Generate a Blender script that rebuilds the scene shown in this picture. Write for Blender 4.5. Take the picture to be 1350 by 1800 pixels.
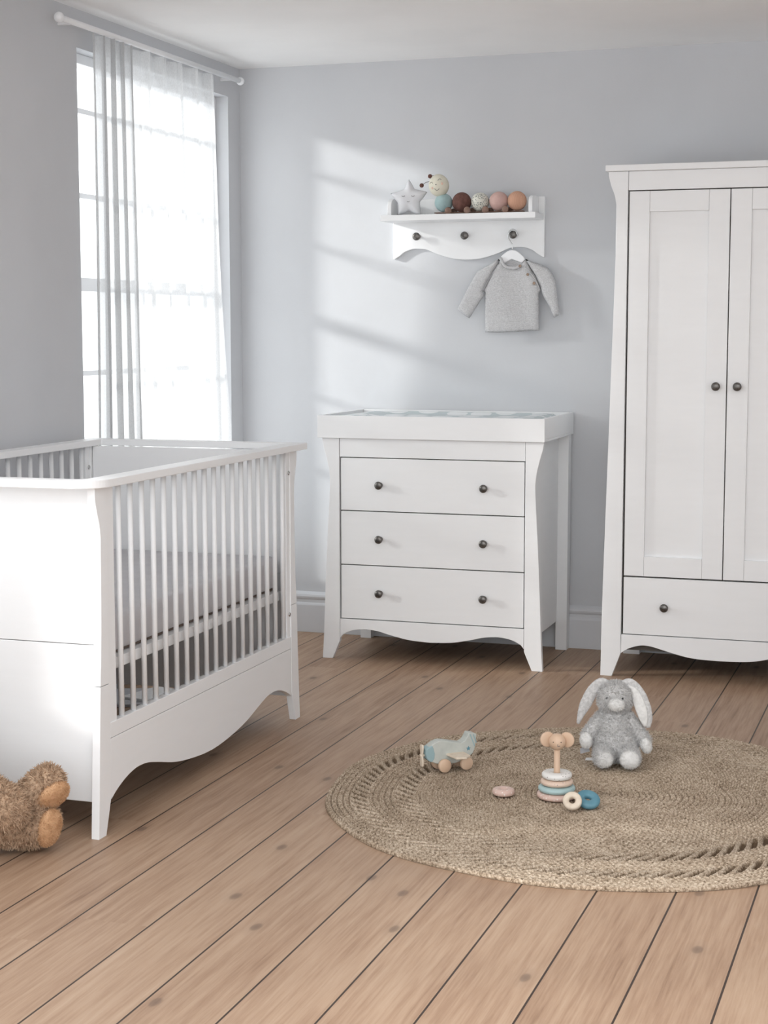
import bpy, bmesh, math, random
import numpy as np
from mathutils import Vector, Matrix
from mathutils.geometry import delaunay_2d_cdt

for o in list(bpy.data.objects):
    bpy.data.objects.remove(o)
scene = bpy.context.scene
COL = scene.collection
random.seed(7)

# ------------------------------------------------------------------ camera, world, sun, exposure
FWD = Vector((-0.31450117, 0.94270916, -0.1113034))
RGT = Vector((0.94863874, 0.31635977, -0.00101292))
UPV = Vector((-0.03425703, 0.10590529, 0.99378596))
cam = bpy.data.cameras.new('camera')
cam.sensor_fit = 'VERTICAL'
cam.sensor_height = 36.0
cam.lens = 2891.78 * 36.0 / 1800.0
cam.clip_start = 0.05
cam_ob = bpy.data.objects.new('camera', cam)
M = Matrix((( RGT.x, UPV.x, -FWD.x, 0.0), (RGT.y, UPV.y, -FWD.y, 0.0), (RGT.z, UPV.z, -FWD.z, 1.3103), (0, 0, 0, 1)))
cam_ob.matrix_world = M
COL.objects.link(cam_ob)
scene.camera = cam_ob

scene.view_settings.view_transform = 'Standard'
scene.view_settings.look = 'None'
scene.view_settings.gamma = 1.0
scene.view_settings.use_curve_mapping = False
scene.view_settings.exposure = 0.2

world = bpy.data.worlds.new('daylight')
scene.world = world
world.use_nodes = True
wn = world.node_tree
wn.nodes.clear()
w_out = wn.nodes.new('ShaderNodeOutputWorld')
w_bg = wn.nodes.new('ShaderNodeBackground')
w_bg.inputs['Color'].default_value = (0.96, 0.98, 1.0, 1)
w_bg.inputs['Strength'].default_value = 2.15
wn.links.new(w_bg.outputs[0], w_out.inputs[0])

SUN_DIR = Vector((2.6, 1.0, -0.78)).normalized()
sun = bpy.data.lights.new('sun', 'SUN')
sun.energy = 3.4
sun.angle = math.radians(4.5)
sun.color = (1.0, 0.98, 0.95)
sun_ob = bpy.data.objects.new('sun', sun)
sun_ob.rotation_euler = (-SUN_DIR).to_track_quat('Z', 'Y').to_euler()
sun_ob.location = (-6, 1, 4)
COL.objects.link(sun_ob)

# ------------------------------------------------------------------ materials
def new_mat(name):
    m = bpy.data.materials.new(name)
    m.use_nodes = True
    nt = m.node_tree
    b = nt.nodes['Principled BSDF']
    return m, nt, b

def node(nt, kind, **kw):
    n = nt.nodes.new(kind)
    for k, v in kw.items():
        setattr(n, k, v)
    return n

def ramp(nt, fac, stops):
    r = nt.nodes.new('ShaderNodeValToRGB')
    el = r.color_ramp.elements
    while len(el) < len(stops):
        el.new(0.5)
    for e, (p, c) in zip(el, stops):
        e.position = p
        e.color = (*c, 1)
    nt.links.new(fac, r.inputs[0])
    return r.outputs[0]

def coords(nt, scale=(1, 1, 1), kind='Object'):
    tc = nt.nodes.new('ShaderNodeTexCoord')
    mp = nt.nodes.new('ShaderNodeMapping')
    mp.inputs['Scale'].default_value = scale
    nt.links.new(tc.outputs[kind], mp.inputs[0])
    return mp.outputs[0]

def noise(nt, vec, scale, detail=3, rough=0.5):
    n = nt.nodes.new('ShaderNodeTexNoise')
    n.inputs['Scale'].default_value = scale
    n.inputs['Detail'].default_value = detail
    n.inputs['Roughness'].default_value = rough
    nt.links.new(vec, n.inputs['Vector'])
    return n.outputs[0]

def bump(nt, b, height, strength, dist=0.002):
    bp = nt.nodes.new('ShaderNodeBump')
    bp.inputs['Strength'].default_value = strength
    bp.inputs['Distance'].default_value = dist
    nt.links.new(height, bp.inputs['Height'])
    nt.links.new(bp.outputs[0], b.inputs['Normal'])

def simple(name, c1, c2=None, scale=30, rough=0.5, bstr=0.0, bscale=200, bdist=0.001, stretch=(1, 1, 1), metal=0.0):
    m, nt, b = new_mat(name)
    v = coords(nt, stretch)
    c2 = c2 or tuple(min(1, x * 1.04) for x in c1)
    col = ramp(nt, noise(nt, v, scale), [(0.35, c1), (0.65, c2)])
    nt.links.new(col, b.inputs['Base Color'])
    b.inputs['Roughness'].default_value = rough
    b.inputs['Metallic'].default_value = metal
    if bstr:
        bump(nt, b, noise(nt, v, bscale, 2), bstr, bdist)
    return m

WALL = simple('wall_paint', (0.60, 0.612, 0.635), (0.625, 0.637, 0.66), 3, 0.85, 0.25, 120, 0.001)
CEIL = simple('ceiling_paint', (0.92, 0.92, 0.92), None, 3, 0.9, 0.1, 100)
TRIM = simple('trim_paint', (0.66, 0.675, 0.70), (0.68, 0.69, 0.715), 5, 0.5)
WHITE = simple('white_satin_paint', (0.865, 0.872, 0.88), (0.875, 0.882, 0.89), 8, 0.38, 0.06, 90, 0.0004, (1, 1, 6))
SASH = simple('window_paint', (0.84, 0.85, 0.87), None, 5, 0.4)
KNOB = simple('antique_pewter', (0.10, 0.095, 0.09), (0.19, 0.18, 0.17), 90, 0.36, metal=0.9)
STEEL = simple('bright_steel', (0.55, 0.55, 0.55), None, 50, 0.25, metal=1.0)
DARKGAP = simple('gap_shade_dark', (0.09, 0.08, 0.07), None, 5, 0.8)  # near-black fill, paints the shade in gaps round drawers and doors
BEDBASE = simple('underbed_shade_brown', (0.16, 0.12, 0.095), (0.19, 0.14, 0.11), 12, 0.7)  # brown puts the shade under the mattress into the colour
SHEET = simple('sheet_cotton', (0.56, 0.555, 0.58), (0.60, 0.595, 0.615), 14, 0.9, 0.4, 260, 0.0006)
BEECH = simple('beech_wood', (0.62, 0.43, 0.30), (0.70, 0.51, 0.37), 40, 0.45, stretch=(1, 1, 0.15))
PALEWOOD = simple('pale_wood', (0.66, 0.55, 0.43), (0.74, 0.64, 0.52), 60, 0.5, stretch=(1, 1, 0.2))
WALNUT = simple('walnut_disc', (0.18, 0.105, 0.075), (0.25, 0.15, 0.11), 60, 0.5)
BLUEPAINT = simple('dusty_blue_paint', (0.10, 0.25, 0.32), (0.13, 0.29, 0.36), 40, 0.4)
SAGE = simple('sage_blue_paint', (0.46, 0.485, 0.45), (0.52, 0.54, 0.50), 35, 0.55)
BLUEMARK = simple('blue_marking', (0.30, 0.42, 0.44), None, 30, 0.55)
BLACK = simple('black_bead', (0.02, 0.02, 0.02), None, 30, 0.2)
DARKTHREAD = simple('dark_thread', (0.16, 0.15, 0.15), None, 60, 0.8)
BUTTON = simple('brown_button', (0.26, 0.18, 0.13), (0.34, 0.25, 0.19), 200, 0.5)
TAGGREY = simple('grey_ribbon', (0.45, 0.45, 0.47), None, 60, 0.7)
TAGWHITE = simple('white_ribbon', (0.7, 0.7, 0.7), None, 60, 0.7)
FURGREY = simple('grey_plush', (0.56, 0.55, 0.54), (0.72, 0.71, 0.70), 130, 0.95)
FURWHITE = simple('white_plush', (0.72, 0.71, 0.69), (0.84, 0.83, 0.81), 100, 0.95)
FURTAN = simple('tan_plush', (0.36, 0.24, 0.155), (0.58, 0.41, 0.28), 80, 0.95)
FURGOLD = simple('golden_plush', (0.52, 0.30, 0.155), (0.64, 0.40, 0.23), 60, 0.95)
STARFAB = simple('star_fabric', (0.72, 0.725, 0.75), (0.76, 0.765, 0.79), 20, 0.9, 0.3, 400, 0.0006)
CREAM = simple('cream_felt', (0.68, 0.65, 0.54), (0.72, 0.69, 0.58), 30, 0.9)
AQUAFELT = simple('aqua_velour', (0.33, 0.46, 0.47), (0.38, 0.51, 0.52), 30, 0.9)
MAROON = simple('maroon_corduroy', (0.115, 0.05, 0.04), (0.16, 0.075, 0.06), 60, 0.9)
PINKFELT = simple('pink_velour', (0.56, 0.37, 0.33), (0.62, 0.42, 0.38), 40, 0.9)
BLUSH = simple('blush_patch', (0.72, 0.50, 0.40), None, 60, 0.9)

def ribbed(name, c1, c2, rscale, rot=0.0):
    m, nt, b = new_mat(name)
    v = coords(nt)
    w = nt.nodes.new('ShaderNodeTexWave')
    w.inputs['Scale'].default_value = rscale
    w.inputs['Distortion'].default_value = 0.6
    w.bands_direction = 'X' if rot == 0 else 'Z'
    nt.links.new(v, w.inputs[0])
    nt.links.new(ramp(nt, w.outputs[1], [(0.2, c1), (0.8, c2)]), b.inputs['Base Color'])
    b.inputs['Roughness'].default_value = 0.9
    bump(nt, b, w.outputs[1], 0.6, 0.001)
    return m
PEACH = ribbed('peach_corduroy', (0.55, 0.30, 0.20), (0.70, 0.42, 0.30), 95)

def knit(name):
    m, nt, b = new_mat(name)
    v = coords(nt, (1, 1, 1))
    w = nt.nodes.new('ShaderNodeTexWave')
    w.bands_direction = 'Z'
    w.inputs['Scale'].default_value = 75
    w.inputs['Distortion'].default_value = 3.0
    w.inputs['Detail Scale'].default_value = 6
    nt.links.new(v, w.inputs[0])
    n = noise(nt, coords(nt, (1, 1, 2.5)), 190, 3)
    mx = nt.nodes.new('ShaderNodeMath'); mx.operation = 'ADD'
    nt.links.new(w.outputs[1], mx.inputs[0]); nt.links.new(n, mx.inputs[1])
    nt.links.new(ramp(nt, n, [(0.32, (0.47, 0.47, 0.48)), (0.68, (0.66, 0.66, 0.67))]), b.inputs['Base Color'])
    b.inputs['Roughness'].default_value = 0.95
    bump(nt, b, mx.outputs[0], 0.5, 0.0012)
    return m
KNIT = knit('grey_marl_knit')

def speckled(name, base, dot, scale=160, size=0.25):
    m, nt, b = new_mat(name)
    v = coords(nt)
    vo = nt.nodes.new('ShaderNodeTexVoronoi')
    vo.inputs['Scale'].default_value = scale
    nt.links.new(v, vo.inputs['Vector'])
    nt.links.new(ramp(nt, vo.outputs['Distance'], [(size, dot), (size + 0.05, base)]), b.inputs['Base Color'])
    b.inputs['Roughness'].default_value = 0.4
    return m
SPK_WHITE = speckled('white_speckled_paint', (0.78, 0.76, 0.73), (0.35, 0.32, 0.30), 110, 0.16)
SPK_PEACH = speckled('peach_speckled_paint', (0.72, 0.55, 0.44), (0.40, 0.32, 0.28), 110, 0.15)
SPK_MINT = speckled('mint_speckled_paint', (0.40, 0.54, 0.54), (0.22, 0.32, 0.33), 110, 0.14)
SPK_PINK = speckled('pink_speckled_paint', (0.66, 0.47, 0.40), (0.78, 0.70, 0.64), 120, 0.22)
DITSY = speckled('ditsy_print', (0.68, 0.67, 0.60), (0.10, 0.13, 0.12), 190, 0.33)

def floor_material():
    m, nt, b = new_mat('oak_planks')
    tc = nt.nodes.new('ShaderNodeTexCoord')
    sep = nt.nodes.new('ShaderNodeSeparateXYZ')
    nt.links.new(tc.outputs['Object'], sep.inputs[0])
    def math_(op, a, bb=None, c=None):
        n = nt.nodes.new('ShaderNodeMath'); n.operation = op
        for i, x in enumerate((a, bb, c)):
            if x is None: continue
            if isinstance(x, (int, float)): n.inputs[i].default_value = x
            else: nt.links.new(x, n.inputs[i])
        return n.outputs[0]
    xx = math_('SUBTRACT', sep.outputs[0], math_('MULTIPLY', math_('SUBTRACT', sep.outputs[1], 4.0), 0.009))
    px = math_('DIVIDE', math_('ADD', xx, 1.06 + 0.1775 * 40), 0.1775)
    idx = math_('FLOOR', px)
    fr = math_('SUBTRACT', px, idx)
    edge = math_('MINIMUM', fr, math_('SUBTRACT', 1.0, fr))       # 0 at seams
    wn_ = nt.nodes.new('ShaderNodeTexWhiteNoise'); wn_.noise_dimensions = '1D'
    nt.links.new(idx, wn_.inputs['W'])
    rnd = wn_.outputs[0]
    # board lengths: butt joints every 2.2 m, shifted per row
    py = math_('DIVIDE', math_('ADD', sep.outputs[1], math_('MULTIPLY', rnd, 7.0)), 3.4)
    iy = math_('FLOOR', py); fy = math_('SUBTRACT', py, iy)
    ey = math_('MINIMUM', fy, math_('SUBTRACT', 1.0, fy))
    wn2 = nt.nodes.new('ShaderNodeTexWhiteNoise'); wn2.noise_dimensions = '2D'
    cmb = nt.nodes.new('ShaderNodeCombineXYZ')
    nt.links.new(idx, cmb.inputs[0]); nt.links.new(iy, cmb.inputs[1]); nt.links.new(cmb.outputs[0], wn2.inputs['Vector'])
    tone = wn2.outputs[0]
    # grain
    gv = nt.nodes.new('ShaderNodeCombineXYZ')
    nt.links.new(math_('MULTIPLY', xx, 1.0), gv.inputs[0])
    nt.links.new(math_('MULTIPLY', sep.outputs[1], 0.035), gv.inputs[1])
    nt.links.new(math_('MULTIPLY', tone, 13.0), gv.inputs[2])
    grain = noise(nt, gv.outputs[0], 130, 6, 0.65)
    gv2 = nt.nodes.new('ShaderNodeCombineXYZ')
    nt.links.new(math_('MULTIPLY', xx, 1.0), gv2.inputs[0])
    nt.links.new(math_('MULTIPLY', sep.outputs[1], 0.16), gv2.inputs[1])
    nt.links.new(math_('MULTIPLY', tone, 9.0), gv2.inputs[2])
    wide = noise(nt, gv2.outputs[0], 11, 4, 0.6)
    wv = nt.nodes.new('ShaderNodeTexWave')
    wv.inputs['Scale'].default_value = 7; wv.inputs['Distortion'].default_value = 9; wv.inputs['Detail'].default_value = 3
    wv.inputs['Detail Scale'].default_value = 1.2
    nt.links.new(gv2.outputs[0], wv.inputs[0])
    g = math_('ADD', math_('MULTIPLY', grain, 0.55), math_('ADD', math_('MULTIPLY', wide, 0.35), math_('MULTIPLY', wv.outputs[1], 0.05)))
    g = math_('ADD', g, math_('MULTIPLY', math_('SUBTRACT', tone, 0.5), 0.10))
    col = ramp(nt, g, [(0.24, (0.205, 0.118, 0.070)), (0.38, (0.335, 0.212, 0.138)), (0.50, (0.405, 0.272, 0.183)), (0.68, (0.47, 0.335, 0.235))])
    # knots
    kv = nt.nodes.new('ShaderNodeCombineXYZ')
    nt.links.new(math_('ADD', math_('MULTIPLY', xx, 3.4), math_('MULTIPLY', wide, 0.06)), kv.inputs[0])
    nt.links.new(math_('MULTIPLY', sep.outputs[1], 1.7), kv.inputs[1])
    vo = nt.nodes.new('ShaderNodeTexVoronoi'); vo.voronoi_dimensions = '2D'; vo.inputs['Scale'].default_value = 1.0
    nt.links.new(kv.outputs[0], vo.inputs['Vector'])
    kd = ramp(nt, vo.outputs['Distance'], [(0.0, (1, 1, 1)), (0.03, (0.75, 0.75, 0.75)), (0.045, (0.15, 0.15, 0.15)), (0.11, (0, 0, 0))])
    mk = nt.nodes.new('ShaderNodeMix'); mk.data_type = 'RGBA'
    nt.links.new(math_('MULTIPLY', kd, 0.75), mk.inputs[0])
    nt.links.new(col, mk.inputs[6]); mk.inputs[7].default_value = (0.13, 0.085, 0.062, 1)
    seam = math_('LESS_THAN', edge, 0.0130)
    sm = seam
    ms = nt.nodes.new('ShaderNodeMix'); ms.data_type = 'RGBA'
    nt.links.new(sm, ms.inputs[0]); nt.links.new(mk.outputs[2], ms.inputs[6]); ms.inputs[7].default_value = (0.045, 0.028, 0.02, 1)
    nt.links.new(ms.outputs[2], b.inputs['Base Color'])
    b.inputs['Roughness'].default_value = 0.5
    b.inputs['Specular IOR Level'].default_value = 0.4
    h = math_('SUBTRACT', math_('MULTIPLY', grain, 0.35), math_('MULTIPLY', sm, 1.5))
    bump(nt, b, h, 0.35, 0.0015)
    return m
FLOOR = floor_material()

def rug_material():
    m, nt, b = new_mat('jute_braid')
    at = nt.nodes.new('ShaderNodeAttribute'); at.attribute_name = 'tone'
    v = coords(nt)
    n1 = noise(nt, v, 160, 4, 0.7)
    n2 = noise(nt, v, 9, 3, 0.6)
    a = nt.nodes.new('ShaderNodeMath'); a.operation = 'ADD'
    nt.links.new(n1, a.inputs[0]); nt.links.new(at.outputs['Fac'], a.inputs[1])
    a2 = nt.nodes.new('ShaderNodeMath'); a2.operation = 'MULTIPLY_ADD'
    nt.links.new(n2, a2.inputs[0]); a2.inputs[1].default_value = 0.25; nt.links.new(a.outputs[0], a2.inputs[2])
    nt.links.new(ramp(nt, a2.outputs[0], [(0.38, (0.14, 0.095, 0.06)), (0.58, (0.42, 0.325, 0.235)), (0.78, (0.68, 0.57, 0.45)), ]), b.inputs['Base Color'])
    b.inputs['Roughness'].default_value = 0.9
    b.inputs['Specular IOR Level'].default_value = 0.2
    bump(nt, b, n1, 0.5, 0.002)
    return m
JUTE = rug_material()

def curtain_material(name, transp, tint):
    m = bpy.data.materials.new(name); m.use_nodes = True
    nt = m.node_tree; nt.nodes.clear()
    out = nt.nodes.new('ShaderNodeOutputMaterial')
    di = nt.nodes.new('ShaderNodeBsdfDiffuse'); di.inputs[0].default_value = (*tint, 1)
    tr = nt.nodes.new('ShaderNodeBsdfTranslucent'); tr.inputs[0].default_value = (*tint, 1)
    tp = nt.nodes.new('ShaderNodeBsdfTransparent')
    v = coords(nt, (1, 1, 0.4))
    n = noise(nt, v, 400, 2)
    m1 = nt.nodes.new('ShaderNodeMixShader'); m1.inputs[0].default_value = 0.55
    m2 = nt.nodes.new('ShaderNodeMixShader')
    mr = nt.nodes.new('ShaderNodeMapRange')
    nt.links.new(n, mr.inputs[0]); mr.inputs[1].default_value = 0.3; mr.inputs[2].default_value = 0.7
    mr.inputs[3].default_value = transp - 0.06; mr.inputs[4].default_value = transp + 0.06
    nt.links.new(mr.outputs[0], m2.inputs[0])
    nt.links.new(di.outputs[0], m1.inputs[1]); nt.links.new(tr.outputs[0], m1.inputs[2])
    nt.links.new(m1.outputs[0], m2.inputs[1]); nt.links.new(tp.outputs[0], m2.inputs[2])
    nt.links.new(m2.outputs[0], out.inputs[0])
    return m
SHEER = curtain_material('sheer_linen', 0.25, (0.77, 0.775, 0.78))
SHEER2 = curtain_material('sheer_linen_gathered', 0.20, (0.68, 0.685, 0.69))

def glass_material():
    m = bpy.data.materials.new('window_glass'); m.use_nodes = True
    nt = m.node_tree; nt.nodes.clear()
    out = nt.nodes.new('ShaderNodeOutputMaterial')
    tp = nt.nodes.new('ShaderNodeBsdfTransparent'); tp.inputs[0].default_value = (0.97, 0.98, 0.98, 1)
    gl = nt.nodes.new('ShaderNodeBsdfGlossy'); gl.inputs['Roughness'].default_value = 0.02
    mx = nt.nodes.new('ShaderNodeMixShader'); mx.inputs[0].default_value = 0.05
    nt.links.new(tp.outputs[0], mx.inputs[1]); nt.links.new(gl.outputs[0], mx.inputs[2])
    nt.links.new(mx.outputs[0], out.inputs[0])
    return m
GLASS = glass_material()

def mat_pattern():
    m, nt, b = new_mat('cloud_print_vinyl')
    v = coords(nt, (1, 1.6, 1))
    n = noise(nt, v, 5, 1, 0.3)
    vo = nt.nodes.new('ShaderNodeTexVoronoi'); vo.inputs['Scale'].default_value = 8.5
    vo.voronoi_dimensions = '2D'
    vo.inputs['Randomness'].default_value = 0.45
    nt.links.new(v, vo.inputs['Vector'])
    nt.links.new(ramp(nt, vo.outputs['Distance'], [(0.36, (0.84, 0.86, 0.87)), (0.38, (0.55, 0.615, 0.63))]), b.inputs['Base Color'])
    b.inputs['Roughness'].default_value = 0.45
    return m
CLOUDS = mat_pattern()

# ------------------------------------------------------------------ mesh helpers
class MB:
    """collects shapes and links them as one mesh object"""
    def __init__(self):
        self.v = []; self.f = []; self.smooth = []
    def add(self, vs, fs, smooth=False):
        n = len(self.v)
        self.v += [tuple(p) for p in vs]
        self.f += [tuple(i + n for i in f) for f in fs]
        self.smooth += [smooth] * len(fs)
        return self
    def box(self, x0, x1, y0, y1, z0, z1):
        x0, x1 = min(x0, x1), max(x0, x1); y0, y1 = min(y0, y1), max(y0, y1); z0, z1 = min(z0, z1), max(z0, z1)
        vs = [(x0, y0, z0), (x1, y0, z0), (x1, y1, z0), (x0, y1, z0), (x0, y0, z1), (x1, y0, z1), (x1, y1, z1), (x0, y1, z1)]
        return self.add(vs, [(0, 3, 2, 1), (4, 5, 6, 7), (0, 1, 5, 4), (1, 2, 6, 5), (2, 3, 7, 6), (3, 0, 4, 7)])
    def prism(self, pts, axis, a, b):
        """2D outline extruded along axis ('x': pts are (y,z); 'y': pts are (x,z); 'z': pts are (x,y))"""
        area = sum(pts[i][0] * pts[(i + 1) % len(pts)][1] - pts[(i + 1) % len(pts)][0] * pts[i][1] for i in range(len(pts)))
        if area < 0: pts = pts[::-1]
        def P(p, t):
            return {'x': (t, p[0], p[1]), 'y': (p[0], t, p[1]), 'z': (p[0], p[1], t)}[axis]
        n = len(pts)
        lo, hi = min(a, b), max(a, b)
        vs = [P(p, lo) for p in pts] + [P(p, hi) for p in pts]
        fs = [tuple(range(n - 1, -1, -1)), tuple(range(n, 2 * n))] + [(i, (i + 1) % n, n + (i + 1) % n, n + i) for i in range(n)]
        if axis == 'y': fs = [f[::-1] for f in fs]
        return self.add(vs, fs)
    def lathe(self, prof, center, axis=(0, 0, 1), seg=32, smooth=True):
        """prof: list of (radius, along)"""
        ax = Vector(axis).normalized()
        u = ax.orthogonal().normalized(); w = ax.cross(u)
        c = Vector(center); vs = []; fs = []
        for r, t in prof:
            for k in range(seg):
                a = 2 * math.pi * k / seg
                vs.append(c + ax * t + (u * math.cos(a) + w * math.sin(a)) * r)
        for i in range(len(prof) - 1):
            for k in range(seg):
                fs.append((i * seg + k, i * seg + (k + 1) % seg, (i + 1) * seg + (k + 1) % seg, (i + 1) * seg + k))
        if prof[0][0] > 1e-6 and prof[0] != prof[-1]: fs.append(tuple(range(seg - 1, -1, -1)))
        if prof[-1][0] > 1e-6 and prof[0] != prof[-1]: fs.append(tuple(range((len(prof) - 1) * seg, len(prof) * seg)))
        return self.add(vs, fs, smooth)
    def tube(self, path, r, seg=10):
        path = [Vector(p) for p in path]
        rs = r if isinstance(r, (list, tuple)) else [r] * len(path)
        vs = []; fs = []
        t = (path[1] - path[0]).normalized(); u = t.orthogonal().normalized()
        for i, p in enumerate(path):
            t = (path[min(i + 1, len(path) - 1)] - path[max(i - 1, 0)]).normalized()
            u = (u - t * u.dot(t)).normalized(); w = t.cross(u)
            for k in range(seg):
                a = 2 * math.pi * k / seg
                vs.append(p + (u * math.cos(a) + w * math.sin(a)) * rs[i])
        for i in range(len(path) - 1):
            for k in range(seg):
                fs.append((i * seg + k, i * seg + (k + 1) % seg, (i + 1) * seg + (k + 1) % seg, (i + 1) * seg + k))
        fs.append(tuple(range(seg - 1, -1, -1))); fs.append(tuple(range((len(path) - 1) * seg, len(path) * seg)))
        return self.add(vs, fs, True)
    def ball(self, c, r, rot=None, sub=24, rings=16):
        rr = (r, r, r) if isinstance(r, (int, float)) else r
        R = rot.to_matrix() if rot is not None else Matrix.Identity(3)
        c = Vector(c); vs = [c + R @ Vector((0, 0, -rr[2]))]; fs = []
        for i in range(1, rings):
            ph = -math.pi / 2 + math.pi * i / rings
            for k in range(sub):
                a = 2 * math.pi * k / sub
                vs.append(c + R @ Vector((rr[0] * math.cos(ph) * math.cos(a), rr[1] * math.cos(ph) * math.sin(a), rr[2] * math.sin(ph))))
        vs.append(c + R @ Vector((0, 0, rr[2])))
        for k in range(sub):
            fs.append((0, 1 + (k + 1) % sub, 1 + k))
            for i in range(rings - 2):
                a0 = 1 + i * sub; b0 = a0 + sub
                fs.append((a0 + k, a0 + (k + 1) % sub, b0 + (k + 1) % sub, b0 + k))
            fs.append((len(vs) - 1, 1 + (rings - 2) * sub + k, 1 + (rings - 2) * sub + (k + 1) % sub))
        return self.add(vs, fs, True)
    def build(self, name, mat, parent=None, bevel=0.0, seg=2, subsurf=0):
        me = bpy.data.meshes.new(name)
        me.from_pydata(self.v, [], self.f)
        me.polygons.foreach_set('use_smooth', self.smooth)
        me.materials.append(mat)
        me.update()
        o = bpy.data.objects.new(name, me)
        COL.objects.link(o)
        if parent: o.parent = parent
        if bevel:
            md = o.modifiers.new('bevel', 'BEVEL'); md.width = bevel; md.segments = seg; md.limit_method = 'ANGLE'
            md.angle_limit = math.radians(40); md.harden_normals = False
        if subsurf:
            md = o.modifiers.new('sub', 'SUBSURF'); md.levels = subsurf; md.render_levels = subsurf
        return o

def empty(name, loc=(0, 0, 0), rz=0.0):
    o = bpy.data.objects.new(name, None)
    o.empty_display_size = 0.05
    o.location = loc; o.rotation_euler = (0, 0, rz)
    COL.objects.link(o)
    return o

def tag(o, label, cat, group=None, kind=None):
    o['label'] = label; o['category'] = cat
    if group: o['group'] = group
    if kind: o['kind'] = kind
    return o

def struct(o):
    o['kind'] = 'structure'
    return o

def spline(pts, n=6):
    """smooth Catmull-Rom through open list of 2D/3D points"""
    out = []
    P = [np.array(p, float) for p in pts]
    P = [2 * P[0] - P[1]] + P + [2 * P[-1] - P[-2]]
    for i in range(1, len(P) - 2):
        for k in range(n):
            t = k / n
            a, b, c, d = P[i - 1], P[i], P[i + 1], P[i + 2]
            out.append(tuple(0.5 * ((2 * b) + (-a + c) * t + (2 * a - 5 * b + 4 * c - d) * t * t + (-a + 3 * b - 3 * c + d) * t ** 3)))
    out.append(tuple(P[-2]))
    return out

def inflate(outline, thick, step, power=0.5, edge=0.03, back=1.0):
    """cushion shape from a closed outline in the local x,z plane; front faces -y. Returns MB"""
    pts = [Vector(p) for p in outline]
    n = len(pts)
    P = np.array(outline, float); Q = np.roll(P, -1, axis=0)
    def inside(x, y):
        c = False
        for i in range(n):
            x0, y0 = P[i]; x1, y1 = Q[i]
            if (y0 > y) != (y1 > y) and x < (x1 - x0) * (y - y0) / (y1 - y0) + x0: c = not c
        return c
    def dist(x, y):
        d = Q - P; w = np.array([x, y]) - P
        t = np.clip((w * d).sum(1) / np.maximum((d * d).sum(1), 1e-12), 0, 1)
        return float(np.sqrt(((w - d * t[:, None]) ** 2).sum(1).min()))
    extra = []
    x0, y0 = P.min(0); x1, y1 = P.max(0)
    j = 0; y = y0
    while y < y1:
        x = x0 + (step / 2 if j % 2 else 0)
        while x < x1:
            if inside(x, y) and dist(x, y) > step * 0.45: extra.append(Vector((x, y)))
            x += step
        y += step * 0.87; j += 1
    vs, es, fs, *_ = delaunay_2d_cdt(pts + extra, [(i, (i + 1) % n) for i in range(n)], [], 1, 1e-7)
    hs = []
    for v in vs:
        d = dist(v.x, v.y)
        hs.append(thick * min(1, d / edge * (2 - min(1, d / edge))) ** power if d > 1e-6 else 0.0)
    m = MB(); N = len(vs)
    front = [(v.x, -h, v.y) for v, h in zip(vs, hs)]
    bk = {}
    verts = list(front)
    for i, (v, h) in enumerate(zip(vs, hs)):
        if h > 0:
            bk[i] = len(verts); verts.append((v.x, h * back, v.y))
        else: bk[i] = i
    faces = []
    for f in fs:
        a = sum(vs[f[i]].x * vs[f[(i + 1) % len(f)]].y - vs[f[(i + 1) % len(f)]].x * vs[f[i]].y for i in range(len(f)))
        f = tuple(f) if a > 0 else tuple(f)[::-1]
        faces.append(f); faces.append(tuple(bk[i] for i in f)[::-1])
    m.add(verts, faces, True)
    return m

def fuse(mb, voxel=0.004, smooth=4):
    """union of overlapping blobs in one continuous skin -> MB"""
    o = mb.build('tmp_blob', WHITE)
    r = o.modifiers.new('r', 'REMESH'); r.mode = 'VOXEL'; r.voxel_size = voxel
    s = o.modifiers.new('s', 'SMOOTH'); s.factor = 0.6; s.iterations = smooth
    dg = bpy.context.evaluated_depsgraph_get()
    ev = o.evaluated_get(dg)
    me = bpy.data.meshes.new_from_object(ev)
    out = MB()
    out.add([tuple(v.co) for v in me.vertices], [tuple(p.vertices) for p in me.polygons], True)
    bpy.data.objects.remove(o); bpy.data.meshes.remove(me)
    return out

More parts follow.
